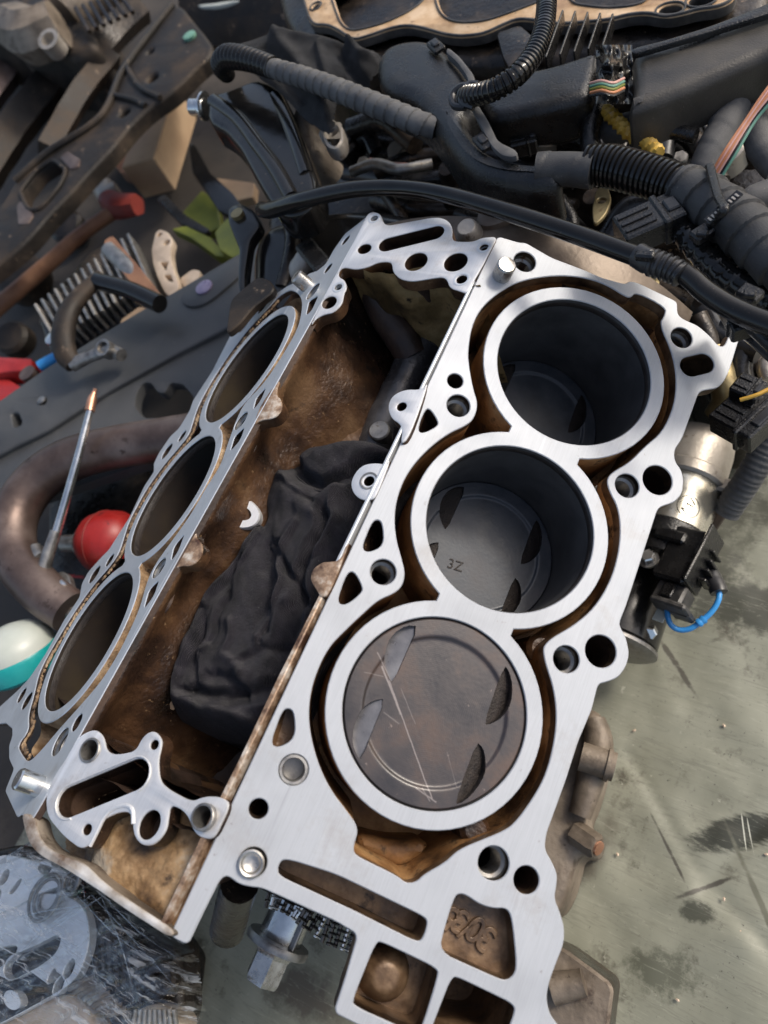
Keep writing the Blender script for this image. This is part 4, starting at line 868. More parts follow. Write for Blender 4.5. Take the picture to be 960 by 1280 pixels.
for j in range(ny + 1):
    for i in range(nx + 1):
        x = bx0 + (bx1 - bx0) * i / nx; y = by0 + (by1 - by0) * j / ny
        if inside((x, y), RP): idx[(i, j)] = len(g.v); g.v.append((x, y, rag_z(x, y)))
# close the rim down into the valley
for j in range(ny):
    for i in range(nx):
        q = [idx.get(k) for k in ((i, j), (i + 1, j), (i + 1, j + 1), (i, j + 1))]
        if None not in q: g.f.append(tuple(q)); g.m.append(0)
edges = {}
for f in g.f:
    for a, b in zip(f, f[1:] + f[:1]): edges[(a, b)] = 1
bound = [(a, b) for (a, b) in edges if (b, a) not in edges]
low = {}
for a, b in bound:
    for k in (a, b):
        if k not in low: x, y, z = g.v[k]; cxm = (x - ar[:, 0].mean()) * .03; low[k] = len(g.v); g.v.append((x - cxm, y, z - 34))
for a, b in bound: g.f.append((b, a, low[a], low[b])); g.m.append(0)
rag = solo('rag', g, M['rag'], 'crumpled black cotton rag stuffed into the valley between the two cylinder banks', 'rag', smooth=180)
# hem seam
hem = [(352,573),(372,597),(396,612),(420,600)]
hp = [hit(x, y, HZ(ZR)) for x, y in hem]
g = G().tube([(x, y, rag_z(x, y) + .3) for x, y in hp], .9, 6, 2); o = build('hem', g, M['rag'], tuple(np.array(rag.location) / MM), rag)
p = hit(218, 882, HZ(195)); g = G().lathe([(0, -1), (2.2, -.6), (2.6, .4), (1.4, 1.2), (0, 1.4)], (p[0], p[1], rag_z(*p) + 1), (0, 0, 1), 8, seg=lambda t: 1 + .35 * math.sin(2 * t)); solo('gasket_crumb', g, M['card'], 'small tan crumb lying on the lower end of the black rag', 'crumb')
# ------------------------------------------------------------------ THINGS ROUND THE BLOCK
def plate(px, z, th, r=0., steps=3, holes=(), rr=3, it=2, mt=0, ms=None, g=None, M_=None):
    """outline at height z with thickness th"""
    Mf = M_ or HZ(z); P = rnd(tr(px, Mf), rr, it)
    return (g or G()).prism(P, [h for h in holes], 0, -th, Mf, r, steps, mt, ms)
def corr(pitch, amp, tilt=0): return lambda s, t: 1 + amp * (1 if ((s / pitch + tilt * t / (2 * math.pi)) % 1) < .55 else -1) * .5
def tapef(pitch, amp=.05): return lambda s, t: 1 + amp * (((s / pitch + t / (2 * math.pi)) % 1)) + .01 * math.sin(3 * t + s * .2)
def pz(l): return [at(x, y, z) for x, y, z in l]
def soloT(name, pts, r, m, label, cat, group=None, n=14, step=2.5, rf=None, flat=None):
    return solo(name, G().tube(pts, r, n, step, rf=rf, flat=flat), M[m], label, cat, group)

# --- starter motor beside the block
SX = at(856, 608, -12); ys = lambda px, y_, z=-12: at(px, y_, z)[1]
sx, sz = SX[0] - 1, -14
ST = Thing('starter_motor', 'starter motor with silver solenoid lying on the green sheet right of the block', 'starter motor', (sx, at(850, 640, -12)[1], ZF))
Y = lambda py: at(868, py, -12)[1]
g = G().lathe([(0, 0), (20, .3), (26, 2.5), (29.5, 8), (30.5, 16), (30.5, 38), (32.5, 40), (32.5, 48), (30, 50)], (sx, Y(543), sz), (0, -1, 0), 48)
ST.part('end_cap', g, M['alu'])
g = G().box((sx + 34, Y(605), sz + 6), (20, 12, 14), None, 2); ST.part('cap_lug', g, M['alu'])
g = G().lathe([(28.5, 0), (29.2, 1), (29.2, 44), (28, 45), (0, 45)], (sx, Y(543) - 49, sz), (0, -1, 0), 56); can = ST.part('solenoid_can', g, M['zinc'])
ye = Y(543) - 94
g = G().lathe([(28.6, 0), (29.5, .5), (29.5, 12), (26, 14), (26, 26), (18, 30), (0, 30)], (sx, ye, sz), (0, -1, 0), 48); ST.part('terminal_cap', g, M['plastic'])
tc_ = at(846, 696, 10)
Bf = frame((0, 0, 0), (.94, -.15, .3), (.15, .98, 0), (-.3, 0, .95))
g = G().box(tc_ + (5, 1, -4), (26, 46, 24), Bf, 2).box(tc_ + (19, 2, 2), (3, 50, 30), Bf, 1); tb = ST.part('terminal_block', g, M['plastic'])
for k in range(4): ST.part('rib', G().box(tc_ + (24, -14 + k * 8, -4), (7, 2.2, 18), Bf, .5), M['plastic'], tb)
g = G().box(tc_ + (-8, 14, 3), (26, 10, 10), Bf, 2); ST.part('terminal_arm', g, M['plastic'])
p = at(810, 697, 8); g = G().lathe([(8, -3), (8, -1), (5.2, -1), (5.2, 4), (4.4, 5), (0, 5)], p, (-.1, 0, 1), 24, seg=lambda t: 1); ST.part('terminal_washer', g, M['dsteel'])
g = G().lathe([(5.6, -1), (5.6, 4.5), (4.6, 5.6), (0, 5.6)], p, (-.1, 0, 1), 6); ST.part('terminal_nut', g, M['chrome'], smooth=20)
cp = at(840, 748, 2)
g = G().box(cp, (24, 20, 20), Bf, 2).box(cp + (2, -8, 3), (28, 5, 22), Bf, 1.5).box(cp + (10, -9, -3), (16, 6, 14), Bf, 1.5)
cn = ST.part('connector', g, M['gasket'])
ST.part('latch', G().box(cp + (-3, 2, 11), (9, 12, 3), Bf, .8), M['plastic'], cn)
mx_, mz_ = at(784, 745, -38)[0], -40
g = G().lathe([(0, 0), (33, 0), (35, 3), (35, 92), (33, 94), (0, 94)], (mx_, at(784, 668, -40)[1], mz_), (0, -1, 0), 48); ST.part('motor_body', g, M['paint'])
g = G().lathe([(35.5, 0), (36.5, 1), (36.5, 3.5), (34, 5), (30, 7), (0, 8)], (mx_, at(784, 668, -40)[1] - 94, mz_), (0, -1, 0), 48); ST.part('end_plate', g, M['dsteel'])
p = at(813, 789, -22); g = G().lathe([(5.5, -2), (5.5, 4), (4.5, 5), (0, 5)], p, (.1, -.7, .7), 6); ST.part('through_bolt', g, M['chrome'], smooth=20)
p = at(826, 768, -5); g = G().box(p, (9, 12, 1.2), Bf, .3); ST.part('paper_label', g, M['white'])
# engraved circle and code on the can
lp = at(858, 633, 14); R0 = 29.28
th0 = math.atan2(lp[0] - sx, 26.0)
def oncan(a, y, r=R0): return (sx + r * math.sin(a), y, sz + r * math.cos(a))
th0 = .42; yc_ = at(861, 632, 14)[1]
cpts = [oncan(th0 + 9.0 / R0 * math.cos(t), yc_ + 9.0 * math.sin(t)) for t in np.linspace(0, 2 * math.pi, 49)]
ST.part('engraved_ring', G().tube(cpts, .28, 6, 9, raw=True), M['soot_shade'], can)
def cyl_text(s, size, a0, y0, rot):
    cu = bpy.data.curves.new('t', 'FONT'); cu.body = s; cu.size = size; cu.align_x = 'CENTER'; cu.align_y = 'CENTER'; cu.resolution_u = 4
    o = bpy.data.objects.new('t', cu); COL.objects.link(o); dg = bpy.context.evaluated_depsgraph_get(); me = bpy.data.meshes.new_from_object(o.evaluated_get(dg)); bpy.data.objects.remove(o)
    g = G(); ca, sa = math.cos(rot), math.sin(rot)
    for v in me.vertices: x = v.co.x * ca - v.co.y * sa; y = v.co.x * sa + v.co.y * ca; g.v.append(oncan(a0 + x / R0, y0 + y, R0 + .4))
    g.f = [tuple(q.vertices) for q in me.polygons]; g.m = [0] * len(g.f); return g
ST.part('engraved_code', cyl_text('A47', 9.2, th0, yc_, math.radians(70)), M['soot_shade'], can)
# blue wire with black sleeve
g = G().tube(pz([(872,700,-6),(884,712,-4),(897,735,0),(899,741,0)]), [6, 7, 6.5, 6.5], 16, 2, rf=lambda s, t: 1 + .04 * math.sin(s * 2)); 
WR = Thing('blue_wire', 'thin blue wire looping out of a black sleeve below the starter motor', 'wire', at(870, 760, ZF))
WR.part('sleeve', g, M['rubber'])
WR.part('wire', G().tube(pz([(899,738,0),(898,750,0),(890,764,-2),(876,777,-4),(862,786,-6),(848,787,-6),(838,780,-4),(834,766,-2),(834,752,-2)]), 2.1, 12, 1.5), M['blue'])
WR.part('crimp', G().tube(pz([(881,773,-3),(872,780,-4)]), 3.2, 12, 1.5, rf=lambda s, t: 1 + .1 * math.sin(s * 1.5)), M['blue'])

# --- grey corrugated loom at the right edge
soloT('corrugated_loom', pz([(1010,470,60),(980,520,45),(958,560,30),(936,597,12),(908,640,-15)]), 10.5, 'tape', 'grey ribbed loom running down behind the silver starter solenoid at the right edge', 'cable', n=20, step=1.2, rf=corr(4.5, .06))
soloT('loom_tail', pz([(905,628,-14),(893,648,-30),(884,668,-50),(880,700,-70),(875,725,-80)]), [8, 7, 6, 5, 4], 'exh', 'brown dirty cable tail just right of the starter solenoid', 'cable')

# --- second engine behind, with the tan gasket face
SE = Thing('second_engine', 'second greasy engine behind the block with a tan sealant-covered cylinder face', 'engine', (20, 640, ZF))
ZS = 205; S2 = HZ(ZS)
bc = [at(462, -52, ZS), at(622, -45, ZS), at(785, -65, ZS)]
FL = [(360,-60),(378,0),(384,22),(392,33),(408,32),(424,40),(440,52),(462,46),(487,37),(508,33),(530,37),(552,44),(573,47),(590,46),(607,43),(628,33),(647,25),(668,27),(693,32),(725,30),(760,27),(785,20),(807,18),(822,21),(837,22),(856,18),(873,13),(892,11),(907,7),(920,-2),(930,-60),(860,-110),(500,-110)]
flp = rnd(tr(FL, S2), 6, 2)
hp_ = [rnd(tr(P, S2), 6, 2) for P in ([(398,-80),(418,0),(428,28),(441,38),(470,31),(492,23),(517,10),(532,-4),(536,-80)], [(545,-80),(547,0),(553,16),(566,25),(587,27),(610,24),(630,17),(655,8),(680,-2),(690,-80)], [(702,-80),(716,2),(738,6),(763,8),(790,6),(808,0),(818,-80)])]
sm = [circ(*hit(395, 8, S2), 4, 16), circ(*hit(838, 12, S2), 8.5, 20, 6), circ(*hit(877, 0, S2), 9, 20, 7)]
g = G().prism(flp, hp_ + sm, 0, -8, S2, 1, 2, 0, 1)
SE.part('gasket_face', g, [M['tancase'], M['gasket']])
for P, dd in [(p_, 60) for p_ in hp_] + [(q, 20) for q in sm]:
    SE.part('cylinder_opening', G().cup(P, -7.9, -dd, S2), M['paint'])
    r_ = [W3(q, S2, .6) for q in inset(ccw(P), -2.2)]; SE.part('gasket_bead', G().tube(r_ + [r_[0]], .9, 6, 9, raw=True), M['gasket'])
r_ = [W3(q, S2, .4) for q in inset(ccw(flp), 1.5)]; SE.part('gasket_bead', G().tube(r_ + [r_[0]], 1.3, 6, 9, raw=True), M['gasket'])
# casing below
g = plate([(330,-80),(352,20),(380,60),(430,80),(620,80),(760,70),(960,40),(980,-120),(400,-160)], 192, 90, 14, 4, rr=10); SE.part('engine_casing', g, M['grease'])
g = plate([(410,130),(480,100),(640,95),(800,120),(960,160),(1010,330),(960,470),(900,470),(850,360),(740,300),(620,262),(480,262),(420,300),(330,320),(330,260)], 60, 140, 16, 4, rr=12); SE.part('lower_casing', g, M['grease'])
for (a, b, w, z) in (((445,175),(700,215),16,120), ((470,215),(560,190),12,130), ((560,235),(720,260),12,110), ((640,210),(760,330),14,96), ((480,240),(520,300),10,100), ((700,300),(860,380),12,84), ((880,420),(960,470),14,80)):
    SE.part('casing_rib', G().tube([at(*a, z), (at(*a, z) + at(*b, z)) / 2 + (0, 0, 4), at(*b, z)], w * .6, 12, 5), M['grease'])
for (x, y, r, z) in ((665,240,11,130),(497,190,10,135),(560,215,9,130),(742,250,9,120),(705,130,13,150),(735,165,12,150),(610,160,12,140),(430,180,14,140),(770,390,10,90),(880,300,14,105),(900,180,20,130),(940,170,16,128),(660,180,12,140)):
    g = G().lathe([(r, -20), (r, 0), (r * .8, 3), (r * .8, 6), (0, 6)], at(x, y, z), (.1 * random.uniform(-2, 2), -.3, 1), 20); SE.part('casing_boss', g, M['alu' if random.random() < .35 else 'grease'])
g = G().lathe([(22, -10), (22, 0), (18, 2), (16, -2), (12, -2), (11, 3), (0, 4)], at(722, 155, 150), (.2, -.3, 1), 32); SE.part('pulley_disc', g, M['grease'])
g = G().lathe([(17, -10), (17, 0), (14, 3), (11, 3), (10, -1), (0, -1)], at(683, 160, 152), (.3, -.3, 1), 28); SE.part('pulley_disc', g, M['alu'])
# orange weld-like scar
SE.part('scar', G().tube(pz([(462,198,141),(485,203,141),(515,205,140),(530,204,140)]), .8, 6, 2), M['pink'])

# --- black ribbed plastic duct, two lengths
D1 = Thing('wiring_duct', 'long glossy black plastic wiring duct at the upper right edge', 'wiring duct', at(870, 90, 150))
g = plate([(789,62),(830,52),(885,36),(950,16),(1010,0),(1020,60),(965,62),(930,78),(880,100),(800,132),(783,136),(792,110)], 232, 34, 9, 5, rr=6); D1.part('duct_shell', g, M['dustduct'])
for k in range(9): D1.part('moulded_mark', G().box(at(852 + k * 5.6, 60 - k * 2.4, 232.3), (2.6, 2.2, .8), frame((0, 0, 0), (.95, .3, 0), (-.3, .95, 0), (0, 0, 1)), .2), M['dustduct'])
D1.part('duct_flange', plate([(789,60),(830,50),(885,33),(950,8),(1010,-20),(1010,0),(950,20),(885,40),(830,56),(790,68)], 238, 4, 1.2, 2), M['plastic'])
D1.part('duct_flange', G().tube(pz([(795,140,205),(850,122,206),(905,96,208),(950,88,208),(1000,110,206)]), 3.5, 8, 4), M['plastic'])
D2 = Thing('wiring_duct', 'stubby dusty black plastic duct cover below the tan gasket face', 'wiring duct', at(670, 110, 140))
g = plate([(592,100),(640,88),(690,78),(745,60),(752,66),(742,104),(736,118),(700,130),(650,140),(612,148),(600,128)], 226, 30, 9, 5, rr=5); D2.part('duct_shell', g, M['plastic'])
for k in range(5):
    a = at(690 + k * 16, 74 - k * 3, 224); b = at(698 + k * 17, 28 + k * 1, 218); D2.part('fin', G().box((a + b) / 2, (1.4, np.linalg.norm(a - b), 12), frame((0, 0, 0), (1, .1, 0), (-.1, 1, 0), (0, 0, 1)), .4), M['plastic'])
D2.part('duct_flange', G().tube(pz([(600,158,200),(650,152,200),(700,144,200),(742,130,200)]), 3, 8, 4), M['plastic'])
g = plate([(620,40),(650,30),(672,50),(668,84),(640,92),(628,70)], 205, 6, 2, 2); solo('foil_shield', g, M['grease'], 'crumpled dull metal shield tucked behind the ribbed duct', 'metal shield')
# torn black wrap and coloured wires at the gap between the ducts
g = G().grid(24, 24, lambda u, v: tuple(at(745 + 46 * u, 56 + 74 * v, 226 + 8 * math.sin(u * 5) + 5 * fbm((u * 5, v * 5, 1), 1)))); solo('torn_wrap', g, M['paint'], 'torn shiny black wrap round the wires between the two plastic ducts', 'wrap', smooth=180)
for k, (m, dy) in enumerate((('pink', 0), ('mint', 4), ('green', 8), ('orange', 12), ('plastic', 16))):
    soloT('thin_wire', pz([(738,104 + dy,238),(752,101 + dy,241),(766,104 + dy,238),(780,98 + dy,232)]), 1.0, m, ['pale pink wire uppermost in the gap between the black ducts', 'mint green wire second in the gap between the black ducts', 'yellow-green wire third in the gap between the black ducts', 'orange wire fourth in the gap between the black ducts', 'black wire lowest in the gap between the black ducts'][k], 'wire', 'wires showing between the ducts', n=8)
soloT('braided_wires', pz([(757,138,206),(770,150,206),(786,166,204),(806,177,202),(824,192,200)]), 4.6, 'yellow', 'twisted yellow wires poking out below the right duct', 'wires', n=12, step=1, rf=lambda s, t: 1 + .22 * math.sin(3 * (t + s * .35)))
# --- black elbow cover
EC = Thing('harness_cover', 'large black plastic elbow cover carrying the wiring in front of the second engine', 'harness cover', at(560, 130, 130))
g = plate([(470,60),(500,44),(540,42),(568,66),(592,98),(594,128),(577,140),(606,182),(640,195),(688,196),(700,205),(698,224),(660,228),(612,220),(580,206),(553,174),(535,146),(512,122),(478,112),(466,88)], 246, 36, 13, 6, rr=8); EC.part('shell', g, M['plastic'])
g = plate([(560,58),(575,70),(592,92),(596,112),(590,126),(586,112),(584,96),(570,76),(556,64)], 250, 6, 1.5, 2); EC.part('strap_bracket', g, M['tape'])
g = plate([(586,128),(596,128),(610,150),(622,176),(647,188),(646,196),(628,195),(614,182),(602,160)], 252, 4, 1, 2); EC.part('strap_bracket', g, M['tape'])
for (x, y) in ((545, 58), (604, 178)):
    q = at(x, y, 249); cl_ = EC.part('clip', G().box(q, (17, 9, 4), frame((0, 0, 0), (.75, -.66, 0), (.66, .75, 0), (0, 0, 1)), 1), M['plastic']); EC.part('clip_tab', G().box(q + (0, 0, 2.4), (8, 5, 3), frame((0, 0, 0), (.75, -.66, 0), (.66, .75, 0), (0, 0, 1)), .8), M['rubber'], cl_)
# taped grey tube running left from the cover
TT = Thing('taped_hose', 'grey tape-wrapped hose with shiny black end running diagonally at upper left', 'hose', at(420, 110, 170))
TT.part('taped_length', G().tube(pz([(335,84,252),(375,96,252),(420,112,251),(470,132,248),(520,152,242),(545,160,236)]), [7, 7.6, 8, 8, 7.6, 7], 28, .6, rf=tapef(10, .15)), M['tape'])
TT.part('shiny_end', G().tube(pz([(284,94,226),(277,82,240),(284,72,250),(300,72,253),(320,77,253),(342,85,252)]), [6.5, 8.5, 9, 8.6, 8, 7.5], 24, .6, rf=lambda s, t: 1 + .20 * abs(math.sin(s * .55 + t * .5))), M['paint'])
# --- thin corrugated conduit
CC = Thing('thin_conduit', 'thin shiny black corrugated conduit curving down over the elbow cover', 'conduit', at(640, 80, 200))
CC.part('corrugated_tube', G().tube(pz([(683,-20,262),(683,10,264),(679,38,266),(668,66,268),(648,92,270),(622,110,268),(598,118,264),(580,122,258)]), 6.6, 18, .6, rf=corr(3.6, .16)), M['paint'])
CC.part('clamp_ring', G().tube(pz([(592,110,262),(578,108,262),(566,118,260),(568,132,258),(582,134,258)]), 2.6, 10, 1.5), M['rubber'])
CC.part('clamp_ring', G().tube(pz([(598,106,262),(586,106,262),(578,116,262),(578,128,260),(592,134,258)]), 2.6, 10, 1.5), M['rubber'])
# --- main loom on the right: taped - corrugated - taped
ML = Thing('main_loom', 'thick main wiring loom with corrugated section and taped ends crossing the right side', 'wiring loom', at(840, 230, 150))
ML.part('taped_end', G().tube(pz([(672,212,242),(700,211,241),(742,214,240)]), [10, 9.8, 10.2], 24, 1, rf=tapef(22, .06)), M['tapeblack'])
ML.part('corrugated_section', G().tube(pz([(734,206,240),(762,208,240),(795,216,240),(830,226,240),(858,237,240)]), [11, 12, 11.8, 11.4, 11.2], 30, .5, rf=corr(3.6, .14)), M['paint'])
ML.part('taped_section', G().tube(pz([(852,234,240),(878,247,240),(905,266,240),(935,290,240),(975,325,240),(1010,350,240)]), [12, 12.8, 13.2, 13.6, 13.6, 13.6], 36, .6, rf=tapef(14, .13)), M['tapeblack'])
q = at(905, 258, 258); ML.part('cable_tie', G().tube([at(886,232,240) + (0, 0, 14), at(897,244,262), at(905,262,266), at(893,276,256), at(887,284,240)], 2.4, 8, 1.5, flat=.5), M['plastic'])
text_tmp = cyl_text  # flat print on the sleeve: pale marking strip
g = G().box(at(904, 259, 261.5), (22, 5, 1), frame((0, 0, 0), (.55, .78, .2), (-.8, .6, 0), (0, 0, 1)), .3); ML.part('marking_strip', g, M['plastic'])
for k in range(9): ML.part('marking_character', G().box(at(904, 259, 262.5) + np.array((.55, .78, .2)) * (k - 4) * 2.2, (1.1, 2.6, .4), frame((0, 0, 0), (.55, .78, .2), (-.8, .6, 0), (0, 0, 1)), .1), M['alu'])
# --- black pipe crossing in front
BP = Thing('black_pipe', 'smooth glossy black pipe crossing behind the block with a ribbed rubber joint', 'pipe', at(640, 270, 150))
BP.part('pipe', G().tube(pz([(328,262,214),(340,262,220),(380,250,236),(440,237,247),(500,235,252),(560,244,256),(640,267,258),(720,293,256),(800,322,254),(852,340,252),(884,366,250),(922,389,248),(980,412,246)]), [6.4, 6.6, 6.2, 5.6, 5.2, 5.2, 5.4, 5.4, 5.4, 5.5, 5.6, 5.8, 5.8], 22, 2), M['paint'])
BP.part('rubber_joint', G().tube(pz([(797,319,254),(812,327,254),(838,336,253),(853,345,252)]), [6.6, 6.9, 6.6, 6.0], 24, .6, rf=lambda s, t: 1 + .08 * (1 if (s / 3.3) % 1 < .5 else -1) * (s > 8)), M['rubber'])
BP.part('clip', G().box(at(806, 320, 262), (10, 5, 5), None, 1), M['plastic'])

# --- black mounting bracket, left of the cover
BB = Thing('black_bracket', 'big glossy black pressed-steel bracket with a zinc pipe stub', 'bracket', at(320, 200, 120))
g = plate([(258,118),(290,110),(320,96),(345,105),(364,136),(380,178),(396,226),(392,256),(366,268),(346,266),(330,242),(316,218),(298,184),(280,162),(258,150)], 222, 26, 6, 5, rr=6); BB.part('bracket_body', g, M['paint'])
BB.part('pressed_rib', G().tube(pz([(268,128,218),(298,150,219),(324,184,219),(346,214,219),(366,250,218)]), 7.5, 12, 3), M['paint'])
BB.part('pressed_rib', G().tube(pz([(346,122,217),(362,156,218),(374,190,218),(384,222,217)]), 7, 12, 3), M['paint'])
g = G().lathe([(7.5, 0), (7.5, 16), (6.3, 16), (6, 2), (0, 2)], at(257, 134, 212), at(238, 134, 214) - at(257, 134, 212), 28); BB.part('zinc_stub', g, M['chrome'])
g = G().lathe([(7.4, 0), (12, 0), (12, 2), (7.4, 2)], at(256, 134, 212), at(238, 134, 214) - at(256, 134, 212), 28, seg=lambda t: 1 + .2 * max(0, math.sin(t + 2)) ** 4); BB.part('flange_collar', g, M['chrome'])
BB.part('foot', plate([(285,258),(300,252),(318,262),(326,280),(312,300),(306,340),(306,372),(300,384),(296,350),(298,310),(284,276)], 180, 10, 3, 2), M['paint'])
BB.part('foot_bolt', G().lathe([(6, -2), (6, 2), (0, 2)], at(297, 268, 182), (0, 0, 1), 16), M['gold'])
# oil pump / pan behind the left deck
BK = Thing('black_housing', 'rounded glossy black housing behind the upper end of the left deck', 'housing', at(380, 300, 60))
g = plate([(306,300),(330,272),(370,262),(420,250),(480,250),(540,262),(520,300),(440,360),(380,420),(320,430),(304,380)], 170, 150, 24, 6, rr=16); BK.part('housing', g, M['paint'])
BK.part('vertical_rib', G().tube(pz([(362,270,176),(366,300,176),(362,330,172),(354,360,166)]), 7, 14, 3), M['grease'])
BK.part('neck', G().tube(pz([(392,308,180),(380,330,172),(368,350,160)]), [9, 10, 12], 18, 3), M['alu'])
BK.part('slotted_cover', G().box(at(392, 320, 184), (40, 16, 8), frame((0, 0, 0), (.82, -.57, 0), (.57, .82, 0), (0, 0, 1)), 2), M['plastic'])
g = plate([(288,374),(322,345),(338,350),(344,362),(316,384),(300,404),(282,418)], 196, 6, 1, 1); solo('rusty_tab', g, M['steelrust'], 'small brown steel tab sticking out behind the left deck', 'steel tab')
# cast lug with eye near the cloth
LG = Thing('cast_lug', 'pale cast lug with an oval eye hanging below the black cloth', 'lug', at(415, 170, 130))
h_ = circ(*hit(416, 163, HZ(214)), 4.5, 20, 7)
LG.part('lug', plate([(398,150),(414,146),(428,156),(430,176),(420,187),(408,184),(400,168)], 214, 12, 3, 2, holes=[h_]), M['alu'])
LG.part('lug_stem', G().tube(pz([(388,140,205),(382,170,196),(396,200,180),(414,220,160)]), [13, 12, 13, 14], 16, 4), M['casttan'])
# --- black cloth at the top left of the cover
CLP = [(300,44),(345,30),(362,30),(400,38),(430,48),(460,48),(474,58),(470,75),(452,92),(424,92),(416,110),(412,158),(396,150),(372,136),(352,110),(300,72),(272,68),(280,54)]
cp2 = rnd(tr(CLP, HZ(236)), 12, 2); ca = np.array(cp2); A_ = ca; B_ = np.roll(ca, -1, 0); q0, q1 = ca.min(0), ca.max(0); CF = [(np.array(tr(P, HZ(236))), a, w) for P, a, w in (([(345,40),(355,60),(380,90),(400,130)], 8, 6), ([(360,45),(400,50),(440,62)], 6, 6), ([(425,60),(432,80),(450,90)], -9, 4), ([(440,58),(452,72),(462,70)], 8, 4), ([(400,60),(412,100),(408,140)], 6, 4), ([(330,60),(350,90),(380,120)], -6, 5))]
g = G(); NX, NY = 90, 110
def cloth_pt(u, v):
    x = q0[0] + (q1[0] - q0[0]) * u; y = q0[1] + (q1[1] - q0[1]) * v; e = edist(x, y)
    z = 236 + 12 * (1 - math.exp(-e / 8)) - 10
    for P, a, w in CF: z += a * math.exp(-(segd(P, x, y) / w) ** 2)
    return (x, y, z + 1.6 * fbm((x, y, 0), .03, 2) + .15 * fbm((x, y, 3), .15))
g.grid(NX, NY, cloth_pt, keep=lambda u, v: inside((q0[0] + (q1[0] - q0[0]) * u, q0[1] + (q1[1] - q0[1]) * v), cp2))
solo('black_cloth', g, M['cloth2'], 'folded black denim cloth draped over the engine at the top', 'cloth', smooth=180)

# --- connectors, clips and wires on the right
def connector(name, label, p, sz, ax, m='plastic', slots=3, group=None):
    a = np.array(ax, float); a /= np.linalg.norm(a); b = np.cross([0, 0, 1.], a); b /= np.linalg.norm(b); n_ = np.cross(a, b); Mf = frame((0, 0, 0), a, b, n_)
    T = Thing(name, label, 'connector', (p[0], p[1], p[2] - sz[2] / 2), group)
    T.part('housing', G().box(p, sz, Mf, 1.2), M[m])
    T.part('collar', G().box(np.array(p) + a * sz[0] * .18, (sz[0] * .12, sz[1] * 1.14, sz[2] * 1.14), Mf, 1), M[m])
    for k in range(slots): T.part('rib', G().box(np.array(p) + b * (k - (slots - 1) / 2) * sz[1] * .8 / slots + n_ * sz[2] * .52 - a * sz[0] * .2, (sz[0] * .5, sz[1] * .10, 1.6), Mf, .3), M[m])
    T.part('latch', G().box(np.array(p) + a * sz[0] * .36 + n_ * sz[2] * .5, (sz[0] * .2, sz[1] * .45, 3), Mf, .8), M['rubber'])
    return T
connector('connector', 'black oblong connector lying between the black pipe and the thick loom', at(812, 281, 236), (36, 22, 16), (.75, .62, .0), slots=3)
connector('connector', 'open black connector at the right edge above the starter motor', at(934, 522, 120), (32, 34, 18), (.8, -.4, .1), slots=4)
connector('connector', 'small black connector by the right edge with a brass tube beside it', at(935, 488, 130), (18, 16, 12), (.9, -.3, 0), slots=2)
soloT('brass_pipe', pz([(893,440,112),(902,470,110),(906,500,100),(896,520,90)]), 9, 'gold', 'dull brass-coloured pipe end right of the deck tab', 'pipe')
soloT('brass_pipe', pz([(975,440,110),(958,458,110),(962,474,108)]), 6, 'alu', 'short metal tube at the right edge above the open connector', 'pipe')
soloT('small_hose', pz([(868,470,70),(890,480,80),(905,500,84),(935,492,100)]), 8, 'rubber', 'black hose curving behind the right deck corner', 'hose')
soloT('thin_wire', pz([(925,500,140),(945,494,142),(962,486,142)]), 1.3, 'yellow', 'single yellow wire by the open connector at the right edge', 'wire', n=8)
# twisted taped branch
soloT('taped_branch', pz([(850,285,232),(862,300,232),(880,320,230),(905,343,228),(935,362,226),(965,378,224)]), 6.5, 'paint', 'thin twisted taped branch cable between the thick loom and the black pipe', 'cable', n=14, step=1, rf=tapef(7, .18))
soloT('corrugated_branch', pz([(888,288,226),(902,312,222),(925,340,216),(948,352,210),(975,372,206)]), 5.5, 'plastic', 'thin corrugated branch under the thick loom at the right edge', 'cable', n=14, step=.8, rf=corr(3.5, .16))
for k, (x, y, a) in enumerate(((878, 292, .9), (937, 368, -.4))):
    g = G().box(at(x, y, 242), (12, 9, 6), frame((0, 0, 0), (math.cos(a), math.sin(a), 0), (-math.sin(a), math.cos(a), 0), (0, 0, 1)), 1.2).box(at(x, y, 246), (6, 4, 3), None, .6); solo('cable_clip', g, M['plastic'], ['small black cable clip just under the marked loom', 'black cable clip on the twisted branch at the right edge'][k], 'clip')
soloT('ribbed_hose_end', pz([(935,388,214),(955,398,214),(985,404,214)]), 8, 'rubber', 'ribbed black hose end at the right edge above the black pipe', 'hose', step=.8, n=18, rf=corr(4.2, .16))
soloT('thin_rod', pz([(880,415,110),(835,378,118),(795,345,124)]), 3.5, 'rubber', 'thin black rod lying under the black pipe behind the deck', 'rod')
g = G().lathe([(7, -8), (7, 0), (5, 2), (0, 2)], at(812, 354, 110), (0, 0, 1), 20); solo('brass_plug', g, M['gold'], 'small brass plug behind the deck edge under the black pipe', 'plug')
